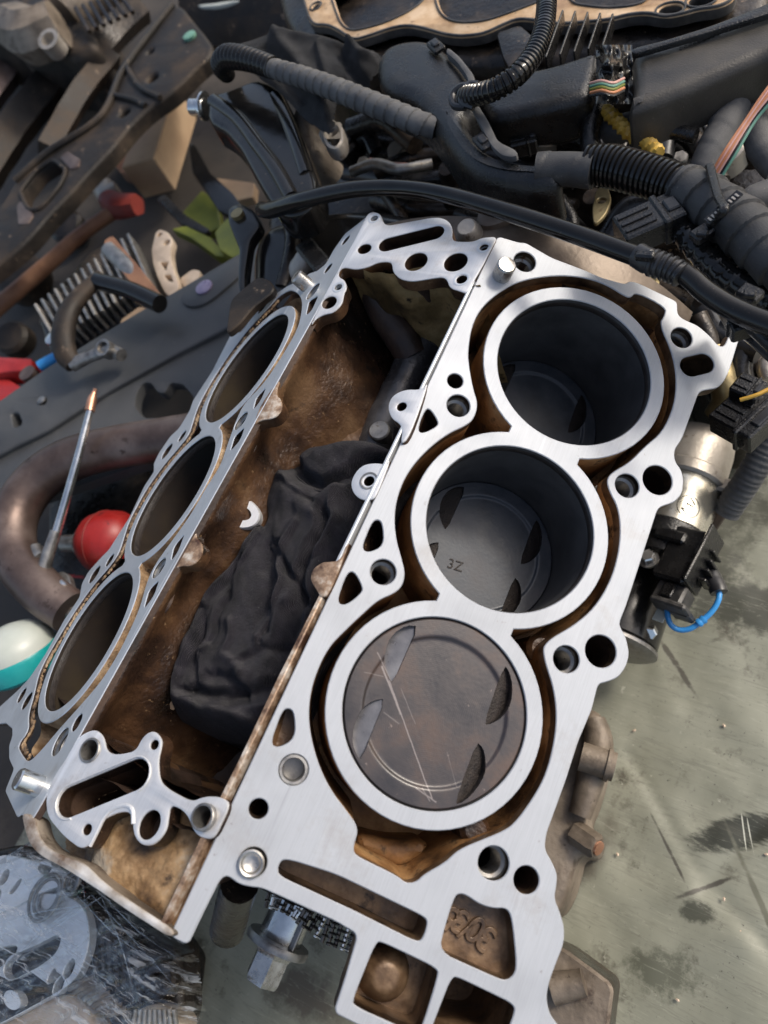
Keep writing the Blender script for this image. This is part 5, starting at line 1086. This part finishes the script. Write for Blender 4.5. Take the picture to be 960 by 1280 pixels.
# looping taped cables upper right
for k, (P, r, lab) in enumerate((([(760,165,190),(790,158,196),(825,150,198),(860,145,198),(895,128,196),(912,110,192)], 9.5, 'upper grey taped cable branch below the long duct'),
    ([(912,105,196),(918,130,198),(905,160,196),(890,190,192),(880,218,186)], 10.5, 'thick grey taped cable hanging from the long duct'),
    ([(925,118,190),(940,150,190),(952,185,188),(975,215,184)], 9, 'grey taped cable nearest the upper right edge'),
    ([(975,235,200),(940,250,200),(925,262,196)], 8, 'light grey pipe emerging beside the thick loom'),
    ([(750,120,206),(742,145,204),(738,175,200),(744,205,196)], 7, 'black taped cable dropping from the gap between the ducts'))):
    soloT('taped_cable', pz(P), r, 'tape' if k != 4 else 'plastic', lab, 'cable', n=18, step=1.2, rf=tapef(15, .06))
for k in range(6):
    o = k * 3.2; soloT('thin_wire', pz([(884 + o * .8,225 + o * .3,212),(905 + o,190,222),(932 + o * .8,150,228),(958 + o * .8,112 + o * .4,234),(1000,60 + o * .6,238)]), .95, ['orange', 'pink', 'orange', 'pink', 'grease', 'mint'][k], ['orange wire, leftmost of the loose bundle at the upper right', 'pink wire next to the leftmost of the loose bundle', 'orange wire in the middle of the loose bundle', 'pink wire in the middle of the loose bundle', 'dark wire beside the green one in the loose bundle', 'pale green wire, rightmost of the loose bundle'][k], 'wire', 'loose wires at the upper right', n=8)
p = at(752, 255, 170); g = plate([(745,236),(758,230),(765,248),(757,268),(742,282),(740,262)], 176, 3, .6, 1, holes=[circ(*hit(752, 250, HZ(176)), 3.2, 16)]); solo('slotted_tab', g, M['gold'], 'yellow passivated steel tab with a hole behind the black pipe', 'steel tab')
g = plate([(715,155),(745,118),(782,140),(770,185),(735,175)], 150, 40, 6, 3); solo('pale_casting', g, M['alu'], 'pale square casting between the thick loom and the ducts', 'casting')
HC = Thing('hose_clamp', 'round black cap with steel clamp ring under the yellow wires', 'clamp', at(840, 175, 120))
HC.part('cap', G().lathe([(30, -16), (30, -2), (26, 2), (20, 2), (18, -2), (0, -2)], at(832, 178, 140), (0, -.1, 1), 36), M['rubber']); HC.part('ring', G().tube([at(832, 178, 142) + np.array([31 * math.cos(t), 31 * math.sin(t), 0]) for t in np.linspace(0, 6.28, 40)], 1.6, 8, 9, raw=True), M['dsteel'])
# more engine-bay clutter
for k, (P, r, m, l) in enumerate((([(560,262,96),(620,280,100),(690,300,100)], 7, 'rubber', 'thin black hose just above the rear casting, under the black pipe'), ([(700,250,130),(715,280,126),(705,310,120)], 6, 'plastic', 'short black cable dropping behind the slotted tab'), ([(770,300,150),(785,330,140),(780,350,130)], 6, 'rubber', 'short black cable below the oblong connector'),
    ([(440,215,150),(470,205,156),(500,212,156),(540,205,150)], 5, 'dsteel', 'thin steel pipe in the dark gap under the elbow cover'), ([(640,225,170),(655,250,160),(650,280,150)], 4, 'rubber', 'thin black cable hanging from the taped loom end'), ([(870,395,120),(885,430,110),(880,470,100)], 8, 'grease', 'greasy pipe rising just right of the deck corner'),
    ([(930,430,100),(925,470,90),(945,520,80)], 9, 'rubber', 'thick black hose at the right edge behind the brass tube'), ([(820,120,150),(835,150,150),(830,200,146)], 7, 'rubber', 'black cable behind the yellow twisted wires'), ([(600,150,190),(640,170,186),(700,172,186),(730,160,186)], 5, 'plastic', 'black cable running below the stubby duct'), ([(880,330,210),(900,350,206),(930,395,200),(975,440,196)], 4.5, 'plastic', 'thin black cable parallel to the black pipe at the right edge'),
    ([(905,400,180),(935,415,180),(975,450,180)], 5, 'rubber', 'short black hose under the right end of the black pipe'), ([(790,205,190),(800,180,196),(835,165,200),(870,170,200)], 5, 'plastic', 'black cable arching over the round cap'))):
    soloT('engine_cable', pz(P), r, m, l, 'cable', n=12)
connector('connector', 'small black connector tucked under the elbow cover', at(655, 180, 200), (20, 14, 12), (.8, .3, 0), slots=2)
connector('connector', 'grey-black connector at the right edge below the thick loom', at(925, 400, 190), (22, 16, 12), (.5, -.8, 0), slots=2)
connector('connector', 'small black connector beside the slotted tab', at(712, 222, 190), (16, 12, 10), (.9, .1, 0), slots=2)
for k, (x, y, z, a) in enumerate(((690, 160, 165, .4), (715, 148, 168, 1.2), (455, 205, 150, .2), (850, 200, 150, .8), (890, 455, 110, .5))):
    g = G().lathe([(6, -6), (6, 3), (5, 4.5), (0, 4.5)], at(x, y, z), (math.sin(a) * .3, -.2, 1), 6); solo('hex_bolt', g, M['dsteel'], ['dull hex bolt on the casting under the stubby duct', 'dull hex bolt right of its neighbour under the stubby duct', 'dull hex bolt in the dark gap under the taped hose', 'dull hex bolt beside the round black cap', 'dull hex bolt by the brass pipe end'][k], 'bolt', smooth=20)
# random greasy hoses filling the engine bay behind
lab = ['slack black hose left of centre, low behind the black pipe', 'slack black hose under the elbow cover', 'slack black hose under the thick loom', 'slack black hose passing under the long duct', 'slack black hose behind the deck tab', 'greasy hose below the taped hose', 'greasy hose near the pale lug', 'greasy hose behind the coolant flange']
for k, P in enumerate(([(430,215,110),(500,225,120),(580,220,118)], [(560,250,120),(620,238,130),(700,240,126)], [(760,300,120),(790,260,130),(840,262,126)], [(800,150,150),(860,170,150),(900,230,140)], [(880,390,100),(900,420,100),(950,440,100)], [(440,160,150),(480,150,160),(520,180,150)], [(420,200,120),(455,170,140),(470,190,130)], [(470,250,90),(520,262,100),(590,262,96)])):
    soloT('slack_hose', pz(P), 8 + k % 3, 'grease' if k % 2 else 'rubber', lab[k], 'hose')

# ------------------------------------------------------------------ LEFT AND UPPER LEFT
# grey crossmember
GP = Thing('grey_crossmember', 'flat dark grey steel crossmember running diagonally behind the left deck', 'crossmember', at(150, 470, 0))
ZG = 60
gh = [rnd(tr(P, HZ(ZG)), 3) for P in ([(13,517),(22,515),(28,530),(17,535)], [(47,497),(57,497),(57,505),(48,505)])]
GP.part('top_face', plate([(-60,532),(0,500),(60,458),(167,393),(220,363),(303,314),(360,280),(360,360),(303,400),(220,442),(133,490),(60,538),(20,557),(-60,600)], ZG, 16, 2.5, 3, holes=gh), M['panel'])
hb = rnd(tr([(178,478),(188,478),(196,490),(206,492),(212,478),(228,480),(242,496),(236,520),(180,522),(168,508),(170,492)], HZ(ZG - 6)), 3)
GP.part('lower_face', plate([(-60,604),(20,560),(133,494),(220,446),(303,404),(360,364),(360,440),(300,520),(240,560),(0,640),(-60,670)], ZG - 6, 12, 2, 2, holes=[hb]), M['panel'])
GP.part('raised_pad', plate([(225,368),(300,318),(305,340),(260,378),(240,384),(228,380)], ZG + 3, 4, 1.5, 2, rr=8), M['panel'])
GP.part('plug', G().lathe([(10, -1), (10, 1), (7, 2), (0, 2)], at(255, 359, ZG + 4), (0, 0, 1), 20), M['purple'])
GP.part('rivet', G().lathe([(5, -1), (5, 1), (2, 2), (0, 2)], at(52, 500, ZG + 1), (0, 0, 1), 16), M['dsteel'])
# exhaust pipe
soloT('exhaust_pipe', pz([(300,535,84),(215,548,84),(140,560,84),(85,576,84),(44,604,82),(18,648,80),(20,696,76),(52,738,70),(88,765,60)]), [21, 21, 21, 22, 22, 22, 21.5, 21, 20], 'exh', 'heat-browned curved exhaust pipe left of the block', 'exhaust pipe', n=32, step=6)
# darkness below the crossmember: an added dark plate that stands in for shade
g = plate([(60,600),(240,540),(200,640),(120,760),(60,760)], -20, 20, 4, 2); solo('shade_plate', g, M['grease'], 'dark plate added as shade under the exhaust pipe and the red cap', 'shade plate')
RCp = at(140, 678, 36)
RCp2 = Thing('red_ball_cap', 'round red plastic cap on a grey stub left of the middle left cylinder', 'cap', (RCp[0], RCp[1], 4))
ax = at(60, 680, 30) - RCp; RCp2.part('ball', G().lathe([(12, -2), (22, 3), (29, 13), (32, 27), (31, 42), (25, 54), (12, 62), (0, 63)], RCp + ax / np.linalg.norm(ax) * 32, -ax, 40), M['red'])
for k in (26,): RCp2.part('seam_ring', G().lathe([(31.8, k - 1), (32.5, k), (31.8, k + 1)], RCp + ax / np.linalg.norm(ax) * 32, -ax, 40, cap=False), M['dullred'])
RCp2.part('stub', G().lathe([(12, 0), (15, 3), (15, 9), (9, 12), (9, 34), (0, 34)], RCp + ax / np.linalg.norm(ax) * 30, ax, 24), M['dsteel'])
soloT('thin_red_cable', pz([(20,712,10),(60,716,10),(110,722,8),(150,720,4)]), 1.6, 'red', 'thin red cable below the red cap', 'cable', n=8)
# rod with copper tip on a bent bracket
RO = Thing('bent_rod', 'thin silver rod with a copper tip rising left of the block', 'rod', at(75, 700, 20))
RO.part('rod', G().tube(pz([(113,512,122),(98,570,110),(84,620,98),(70,668,86)]), [3.4, 3.8, 4, 4.2], 16, 4), M['chrome'])
RO.part('lower_rod', G().tube(pz([(70,664,87),(58,700,80),(52,728,74),(52,765,68)]), [5.2, 6, 6, 5.5], 16, 3), M['dsteel'])
RO.part('copper_tip', G().tube(pz([(112,514,122),(115,500,124),(118,490,126)]), [4.8, 4.4, 2.2], 12, 2), M['copper'])
RO.part('tip_screw', G().tube(pz([(117,494,125),(119,486,127)]), 1.9, 8, 2), M['copper'])
RO.part('bracket', plate([(58,760),(60,738),(74,712),(86,718),(92,742),(88,768),(70,772)], 64, 6, 1.5, 2), M['dsteel'])
RO.part('bracket_bolt', G().tube(pz([(66,746,72),(82,728,72)]), 5, 12, 3), M['chrome'])
RO.part('pivot_knob', G().tube(pz([(44,688,74),(52,700,76)]), 8, 12, 3), M['dsteel'])
# teal-banded jar
bp_ = at(20, 812, 60)
BT = Thing('plastic_jar', 'milky white plastic jar with a teal band left of the block', 'jar', (bp_[0], bp_[1], -10))
jx = np.array([-.35, .55, .75]); jx /= np.linalg.norm(jx); jb = bp_ - jx * 8
BT.part('band', G().lathe([(30, -16), (35, -12), (36, -6), (36, 4), (35, 6)], jb, jx, 48, cap=True), M['teal'])
BT.part('dome', G().lathe([(34.8, 5), (34, 12), (30, 20), (22, 27), (10, 31), (0, 32)], jb, jx, 48), M['white'])
# lever part
LV = Thing('bent_lever', 'dull bent lever with a ringed eye lying on the grey crossmember', 'lever', at(100, 430, 70))
LV.part('arm', G().tube(pz([(128,344,96),(104,366,98),(86,390,98),(79,418,96),(82,442,90),(92,456,84)]), [9, 11, 13, 14, 13, 10], 18, 4, flat=.8), M['steelrust'])
LV.part('link', G().tube(pz([(90,456,84),(112,446,84),(140,436,84)]), [8, 6.5, 7], 14, 3), M['dsteel'])
LV.part('eye', G().lathe([(9, 0), (9.5, 6), (9.5, 14), (6.5, 14), (6, 2), (0, 2)], at(139, 440, 80), (.1, -.3, 1), 28), M['dsteel'])
LV.part('eye_lug', G().tube(pz([(144,440,80),(152,444,80)]), 7, 12, 3), M['dsteel'])
soloT('dark_rod', pz([(122,352,96),(160,362,94),(200,380,90)]), 10, 'paint', 'short dark rod lying across the finned casting', 'rod', n=18)
# finned casting
FC = Thing('finned_casting', 'finned dark aluminium casting lying behind the grey crossmember', 'casting', at(110, 380, 0))
FC.part('body', plate([(45,400),(60,370),(110,315),(135,300),(170,315),(195,370),(160,410),(110,440),(60,440)], 26, 50, 8, 3), M['grease'])
for k in range(15):
    a = at(52 + k * 8.2, 388 - k * 6.2, 44); b = at(78 + k * 8.2, 432 - k * 5.0, 44); d = b - a; l = np.linalg.norm(d); d /= l; s_ = np.cross([0, 0, 1.], d)
    FC.part('fin', G().box((a + b) / 2, (l, 3.6, 26), frame((0, 0, 0), d, s_, (0, 0, 1)), .8), M['dsteel' if k % 3 else 'alu'])
FC.part('shiny_collar', G().tube(pz([(138,314,50),(160,335,50),(172,350,46)]), 12, 20, 3), M['dsteel'])
FC.part('shiny_collar', G().lathe([(10, 0), (10, 4), (7, 5), (0, 5)], at(68, 424, 56), (0, 0, 1), 20), M['chrome'])
g = plate([(130,300),(140,294),(175,335),(204,372),(196,380),(160,350),(130,312)], 58, 10, 1, 1); solo('wood_lath', g, M['wood'], 'orange-brown wooden lath beside the finned casting', 'wood strip')
g = plate([(150,400),(175,382),(190,388),(150,410)], 50, 8, 1, 1); solo('wood_offcut', g, M['card'], 'small wooden offcut against the crossmember by the finned casting', 'wood offcut')
# pale curved timing part
CP = [(192,300),(194,290),(200,286),(210,290),(216,300),(213,312),(215,330),(222,350),(224,360),(212,371),(206,366),(198,350),(191,330),(189,312)]
hz = [circ(*hit(199, 293, HZ(40)), 3.6, 14), circ(*hit(208, 303, HZ(40)), 4.6, 16), rnd(tr([(200,328),(210,327),(207,338)], HZ(40)), 1, 1), rnd(tr([(205,344),(213,343),(216,352),(209,350)], HZ(40)), 1, 1)]
solo('curved_cast_plate', plate(CP, 40, 10, 1.5, 2, holes=hz), M['tan'], 'pale curved cast plate with cut-outs behind the grey crossmember', 'cast plate')
g = plate([(224,348),(240,336),(251,338),(247,352),(230,360)], 30, 14, 1.5, 2); solo('white_chip', g, M['tan'], 'small pale block beside the curved cast plate', 'block')
# hammer
HM = Thing('red_hammer', 'hammer with a red head and a wooden handle on the workshop floor', 'hammer', at(90, 320, -60))
HM.part('handle', G().tube(pz([(-10,390,-30),(60,330,-30),(100,294,-30),(146,262,-30)]), [13, 12, 11, 11], 14, 8), M['wood'])
HM.part('head', G().tube(pz([(136,250,-28),(150,258,-28),(172,256,-28)]), [17, 20, 15], 16, 5, rf=lambda s, t: 1 + .06 * math.sin(5 * t)), M['dullred'])
HM.part('striking_face', G().tube(pz([(130,236,-28),(138,246,-28),(150,240,-28)]), 18, 14, 5), M['alu'])
# wooden or cardboard block
def tilted_box(c1, c2, w, h, z): 
    a, b = at(*c1, z), at(*c2, z); d = b - a; l = np.linalg.norm(d); d /= l; s_ = np.cross([0, 0, 1.], d); return G().box((a + b) / 2, (l, w, h), frame((0, 0, 0), d, s_, (0, 0, 1)), 1.5)
solo('wooden_block', tilted_box((186,224), (215,134), 60, 60, -40), M['card'], 'pale square-cut wooden block leaning behind the rusty crossmember', 'wood block')
g = plate([(150,170),(185,150),(210,140),(190,225),(150,215),(135,195)], -62, 20, 1, 1); solo('brown_board', g, M['wood'], 'brown board lying under the pale wooden block', 'board')
# green packages
for k, (P, z, m, l) in enumerate((([(228,265),(252,238),(270,250),(276,282),(262,290),(236,282)], -40, 'green', 'yellow-green carton farther left behind the black blade'), ([(268,290),(284,272),(303,290),(306,316),(290,322),(274,312)], 10, 'green', 'folded yellow-green packet right behind the crossmember end'), ([(214,286),(232,282),(262,296),(275,310),(300,322),(270,320),(240,298)], -20, 'green', 'flattened green strip of packaging on the floor'), ([(298,300),(310,290),(312,312),(300,312)], 30, 'white', 'white corner of a packet by the black bracket foot'), ([(270,222),(318,228),(316,246),(290,252)], -60, 'card', 'torn brown cardboard piece behind the black bracket'))):
    solo('package', plate(P, z, 14, 1, 1, rr=2), M[m], l, 'package')
g = plate([(235,178),(243,180),(262,215),(290,240),(306,262),(300,276),(272,262),(252,232),(240,216)], 0, 8, 2, 2); solo('plastic_trim', g, M['paint'], 'curved pointed black plastic trim behind the bracket', 'plastic trim')
g = plate([(195,248),(205,242),(232,268),(262,286),(256,292),(226,280)], -20, 8, 2, 2); solo('plastic_trim', g, M['plastic'], 'thin black trim strip lying across the floor by the green carton', 'plastic trim')
# rusty crossmember in front of the far gearbox
RX = Thing('rusty_crossmember', 'long rusty brown steel crossmember with oval hole in the upper left corner', 'crossmember', at(130, 160, 0))
ZR2 = 70
big = rnd(tr([(25,240),(46,213),(67,200),(84,213),(76,232),(50,263),(36,263)], HZ(ZR2)), 6, 2)
xh = [circ(*hit(190, 97, HZ(ZR2)), 9, 16), circ(*hit(155, 140, HZ(ZR2)), 9, 16), circ(*hit(187, 64, HZ(ZR2)), 6, 14), circ(*hit(87, 199, HZ(ZR2)), 5, 12), circ(*hit(28, 268, HZ(ZR2)), 5, 12)]
RX.part('beam', plate([(217,3),(228,8),(240,24),(254,40),(266,57),(262,70),(247,82),(226,104),(207,120),(185,134),(160,158),(140,184),(110,215),(86,242),(60,268),(40,292),(20,312),(-40,360),(-60,300),(0,258),(20,224),(43,199),(70,178),(100,160),(120,146),(137,122),(147,93),(160,66),(180,42),(200,18)], ZR2, 22, 6, 4, holes=[big] + xh, rr=8), M['steelrust'])
RX.part('hole_lip', G().tube([W3(q, HZ(ZR2 + 1)) for q in big + big[:1]], 3, 8, 9, raw=True), M['steelrust'])
RX.part('corner_pad', plate([(74,196),(84,188),(100,198),(98,208),(88,212)], ZR2 + 2, 6, 2, 2), M['exh'])
RX.part('corner_pad', plate([(20,256),(26,250),(42,268),(34,280),(22,280)], ZR2 + 2, 6, 2, 2), M['exh'])
RX.part('green_plug', G().lathe([(10, -2), (10, 2), (7, 3), (0, 3)], at(237, 45, ZR2 + 2), (0, 0, 1), 24), M['mint'])
RX.part('crease', G().tube(pz([(138,118,ZR2 + 2),(165,124,ZR2 + 3),(182,132,ZR2 + 2)]), 4, 10, 4), M['steelrust'])
RX.part('crease', G().tube(pz([(156,80,ZR2 + 2),(174,108,ZR2 + 3),(200,122,ZR2 + 2)]), 4, 10, 4), M['steelrust'])
RX.part('edge_flange', G().tube(pz([(215,6,ZR2 + 2),(185,44,ZR2 + 3),(152,90,ZR2 + 3),(125,146,ZR2 + 3),(60,190,ZR2 + 3),(18,226,ZR2 + 2)]), 5, 10, 6), M['steelrust'])
# far gearbox and rails
GB = Thing('far_gearbox', 'dusty brown gearbox lying in the far upper left corner', 'gearbox', at(60, 60, -60))
GB.part('case', plate([(-60,-60),(90,-60),(110,20),(120,55),(90,70),(60,60),(20,64),(0,30),(-60,40)], 60, 120, 16, 4, rr=10), M['steelrust'])
GB.part('flange_block', G().tube(pz([(20,35,90),(45,45,90),(75,30,90)]), [40, 44, 38], 8, 8), M['casttan'])
GB.part('ring_boss', G().lathe([(16, -20), (17, 6), (11, 6), (9, -6), (0, -6)], at(63, 52, 122), (.25, -.3, 1), 28), M['alu'])
GB.part('shaft_case', G().tube(pz([(80,20,70),(110,-10,70),(150,-40,70)]), [34, 40, 44], 20, 6), M['casttan'])
for k in range(7): GB.part('cooling_rib', G().tube(pz([(95 + k * 9, 10 - k * 3, 84),(112 + k * 9, 40 - k * 4, 70)]), 4, 8, 6), M['grease'])
for k, (P, w, m, l) in enumerate((([(-20,220,-10),(20,160,-10),(60,110,-10),(95,60,-10)], 34, 'steelrust', 'broad rusty rail leading from the left edge to the far gearbox'), ([(60,190,20),(100,120,20),(140,70,20)], 22, 'steelrust', 'short rusty box rail behind the crossmember'), ([(-20,130,-30),(10,90,-30),(30,60,-30)], 30, 'exh', 'brown tube at the left edge below the far gearbox'), ([(120,70,30),(150,35,30),(178,10,30)], 26, 'grease', 'dark block-like beam beside the far gearbox'), ([(235,20,10),(320,10,10),(420,4,10)], 30, 'steelrust', 'rusty rail running along the top edge'), ([(235,48,0),(300,42,0),(400,36,0)], 26, 'steelrust', 'second rusty rail just below the one on the top edge'))):
    P = pz(P); g = G().tube(P, w, 4, 12, rf=lambda s, t: 1 + .02 * math.sin(s * .1)); solo('rusty_rail', g, M[m], l, 'rail', smooth=30)
g = plate([(228,-30),(232,2),(250,8),(270,7),(300,1),(312,-30)], 30, 6, 2, 2); solo('white_container', g, M['white'], 'bright white container corner at the top edge', 'container')
# lower-left red jack and blue grip
JK = Thing('red_jack', 'red folded jack at the left edge behind the grey crossmember', 'jack', at(10, 470, -40))
JK.part('arm', plate([(-30,440),(0,446),(40,448),(38,462),(0,466),(-30,470)], 10, 26, 2, 2), M['red']); JK.part('arm', plate([(-30,470),(10,474),(34,488),(10,500),(-30,505)], 0, 26, 2, 2), M['red'])
JK.part('pivot', G().lathe([(11, -10), (11, 4), (0, 4)], at(36, 468, 20), (0, 0, 1), 18), M['exh'])
soloT('blue_grip', pz([(50,458,20),(60,452,20),(72,446,20)]), 7, 'blue', 'small bright blue grip beside the red jack', 'grip')
for k, (x, y, z, r) in enumerate(((20, 340, -50, 40), (80, 280, -60, 30), (12, 420, -30, 26), (170, 90, -20, 30))):
    g = G().lathe([(r, -r), (r, -4), (r * .8, 2), (r * .4, 3), (0, 3)], at(x, y, z), (.3, -.2, 1), 24); solo('scrap_part', g, M['steelrust' if k != 1 else 'grease'], ['dark round scrap part under the rusty crossmember at the left edge', 'dark round scrap part behind the hammer handle', 'brown round scrap part above the red jack', 'dark round scrap part below the far gearbox'][k], 'scrap metal')

# ------------------------------------------------------------------ WRAPPED CYLINDER HEAD, lower left
CH = Thing('cylinder_head', 'milled cylinder head wrapped in clear plastic at the lower left corner', 'cylinder head', at(60, 1190, ZF))
ZH = 64; HH = HZ(ZH)
def he(x, y, rx, ry, a=0): p = hit(x, y, HH); return circ(p[0], p[1], rx, 24, ry, a)
HP = [(-60,1150),(0,1128),(40,1118),(74,1116),(100,1128),(111,1150),(112,1180),(104,1205),(92,1228),(60,1248),(20,1270),(-20,1290),(-60,1300)]
hh = [rnd(tr(P, HH), 10, 2) for P in ([(4,1210),(12,1195),(30,1188),(52,1178),(70,1168),(77,1172),(70,1192),(52,1206),(30,1218),(14,1226),(6,1222)], [(-30,1200),(-5,1186),(22,1180),(20,1192),(0,1210),(-30,1222)])] + [he(86, 1211, 3.6, 6.5), he(73, 1232, 3.4, 6), he(64.5, 1220, 2.4, 5), he(15, 1250, 8, 4.5)]
g = G().prism(rnd(tr(HP, HH), 6, 2), hh, 0, -8, HH, .5, 1, 0, 0)
CH.part('head_face', g, M['headface'])
for h in hh: CH.part('chamber', G().cup(h, -7.9, -24, HH, 0, 0, .2), M['soot_shade'])
HP2 = [(-60,1085),(0,1072),(10,1068),(44,1076),(84,1088),(98,1104),(62,1112),(20,1136),(-20,1150),(-60,1170)]
h2 = [he(59, 1085, 6.5, 4.2, .3), rnd(tr([(14,1116),(18,1110),(28,1098),(31,1100),(24,1112),(17,1119)], HH), 2), he(8.5, 1097, 3.6, 6), he(-2, 1122, 4, 6)]
CH.part('head_face', G().prism(rnd(tr(HP2, HH), 6, 2), h2, 3, -8, HH, .5, 1), M['headface'])
for h in h2: CH.part('chamber', G().cup(h, -7.9, -20, HH), M['soot_shade'])
for (x, y, r) in ((62, 1122, 16), (95, 1103, 8)):
    for q in range(3): CH.part('valve_seat', G().tube([W3(hit(x, y, HH), HH, 5 - q * 2) + np.array([(r - q * 3.2) * math.cos(t) * .8, (r - q * 3.2) * math.sin(t), 0]) for t in np.linspace(0, 2 * math.pi, 33)], 1.3, 6, 9, raw=True), M['dsteel'])
g = plate([(-60,1072),(20,1055),(60,1062),(120,1105),(160,1130),(200,1160),(224,1178),(228,1262),(220,1285),(150,1330),(-60,1340)], 44, 26, 6, 3); plate([(-60,1072),(20,1065),(100,1120),(150,1170),(170,1200),(160,1262),(120,1340),(-60,1340)], 17, 100, 6, 3, g=g); CH.part('head_casting', g, M['grease'])
CH.part('round_boss', G().lathe([(13, -4), (13, 3), (11, 5), (6, 5), (5, 1), (0, 1)], at(202, 1227, 47), (0, 0, 1), 28), M['grease'])
for k in range(9):
    a = at(88 + k * 6, 1236 + k * 4, 62); b = at(118 + k * 5, 1222 + k * 5, 62); CH.part('cam_cap_rib', G().tube([a, (a + b) / 2 + (0, 0, 3), b], 2.4, 8, 3), M['casttan'])
CH.part('pale_end', plate([(-40,1300),(20,1270),(60,1248),(92,1240),(110,1262),(130,1300),(60,1340)], 60, 20, 6, 3), M['tan'])
CH.part('pale_end', plate([(158,1280),(168,1262),(190,1254),(215,1262),(228,1276),(220,1300),(150,1320)], 58, 20, 5, 3), M['tan'])
for k in range(9): a = at(170 + k * 6, 1262, 62); b = at(166 + k * 7, 1290, 62); CH.part('cam_cap_rib', G().tube([a, b], 1.6, 8, 3), M['alu'])
for k in range(7): a = at(120 + k * 8, 1150 + k * 4, 50); b = at(122 + k * 9, 1240 + k * 3, 50); CH.part('casting_web', G().tube([a, b], 3.0, 8, 4), M['grease'])
# wrap
FP = [(-60,1100),(0,1062),(30,1044),(60,1072),(110,1108),(150,1140),(190,1165),(222,1190),(232,1225),(233,1262),(228,1290),(228,1340),(-60,1340)]
fp = tr(FP, HZ(76)); fa = np.array(fp); f0, f1 = fa.min(0), fa.max(0); A_ = fa; B_ = np.roll(fa, -1, 0)
def film(u, v):
    x = f0[0] + (f1[0] - f0[0]) * u; y = f0[1] + (f1[1] - f0[1]) * v; e = edist(x, y)
    a = x * .75 + y * .66; b = -x * .66 + y * .75
    z = 78 - 26 * math.exp(-e / 6) + 5 * (1 - abs(fbm((a * .25, b, 2), .07)) * 2) + 1.6 * (1 - abs(fbm((a * .25, b * 1.2, 9), .13)) * 2) + .3 * fbm((x, y, 3), .3)
    return (x, y, z)
FW = Thing('plastic_wrap', 'crinkled clear plastic film stretched over the cylinder head', 'plastic film', (fa[:, 0].mean(), fa[:, 1].mean(), 40))
g = G().grid(170, 170, film, keep=lambda u, v: inside((f0[0] + (f1[0] - f0[0]) * u, f0[1] + (f1[1] - f0[1]) * v), fp)); FW.part('film_sheet', g, M['film'], smooth=180)
# taut strands of film
g = G()
for k in range(9):
    x0s, y0s = 118 + random.uniform(-22, 22), 1118 + random.uniform(-10, 14); x1s, y1s = random.choice([(random.uniform(-10, 60), random.uniform(1120, 1200)), (random.uniform(100, 230), random.uniform(1180, 1280))])
    a, b = at(x0s, y0s, 84), at(x1s, y1s, 82); g.tube([a, (a + b) / 2 + (random.uniform(-3, 3), random.uniform(-3, 3), 2), b], [.2, .5, .15], 5, 4, flat=.4)
FW.part('film_fold', g, M['film'], kind='stuff')
# debris on the sheet
for k, (x, y) in enumerate(((772, 1068), (905, 1124), (925, 1165), (793, 913), (958, 1068), (847, 1250), (905, 907))):
    g = G().lathe([(0, -1), (1.1, -.5), (1.2, .5), (0, .9)], at(x, y, ZF + 2), (0, 0, 1), 7, seg=lambda t, s=k: 1 + .35 * math.sin(2 * t + s)); solo('metal_crumb', g, M['tan'], ['pale crumb on the sheet left of the side casting bolt', 'pale crumb on the sheet in the middle of the lower right', 'pale crumb at the crease of the sheet near the right edge', 'pale crumb close beside the side casting top', 'pale crumb at the right edge beside the dark scuff', 'pale crumb lowest on the sheet', 'pale crumb in the upper part of the sheet'][k], 'crumb', 'crumbs scattered on the green sheet')
g = G().lathe([(3, 0), (3, 16), (0, 16)], at(228, 1276, ZF + 6), (.3, -1, .1), 10); solo('orange_stub', g, M['orange'], 'tiny orange plastic stub beside the wrapped head', 'plastic stub')
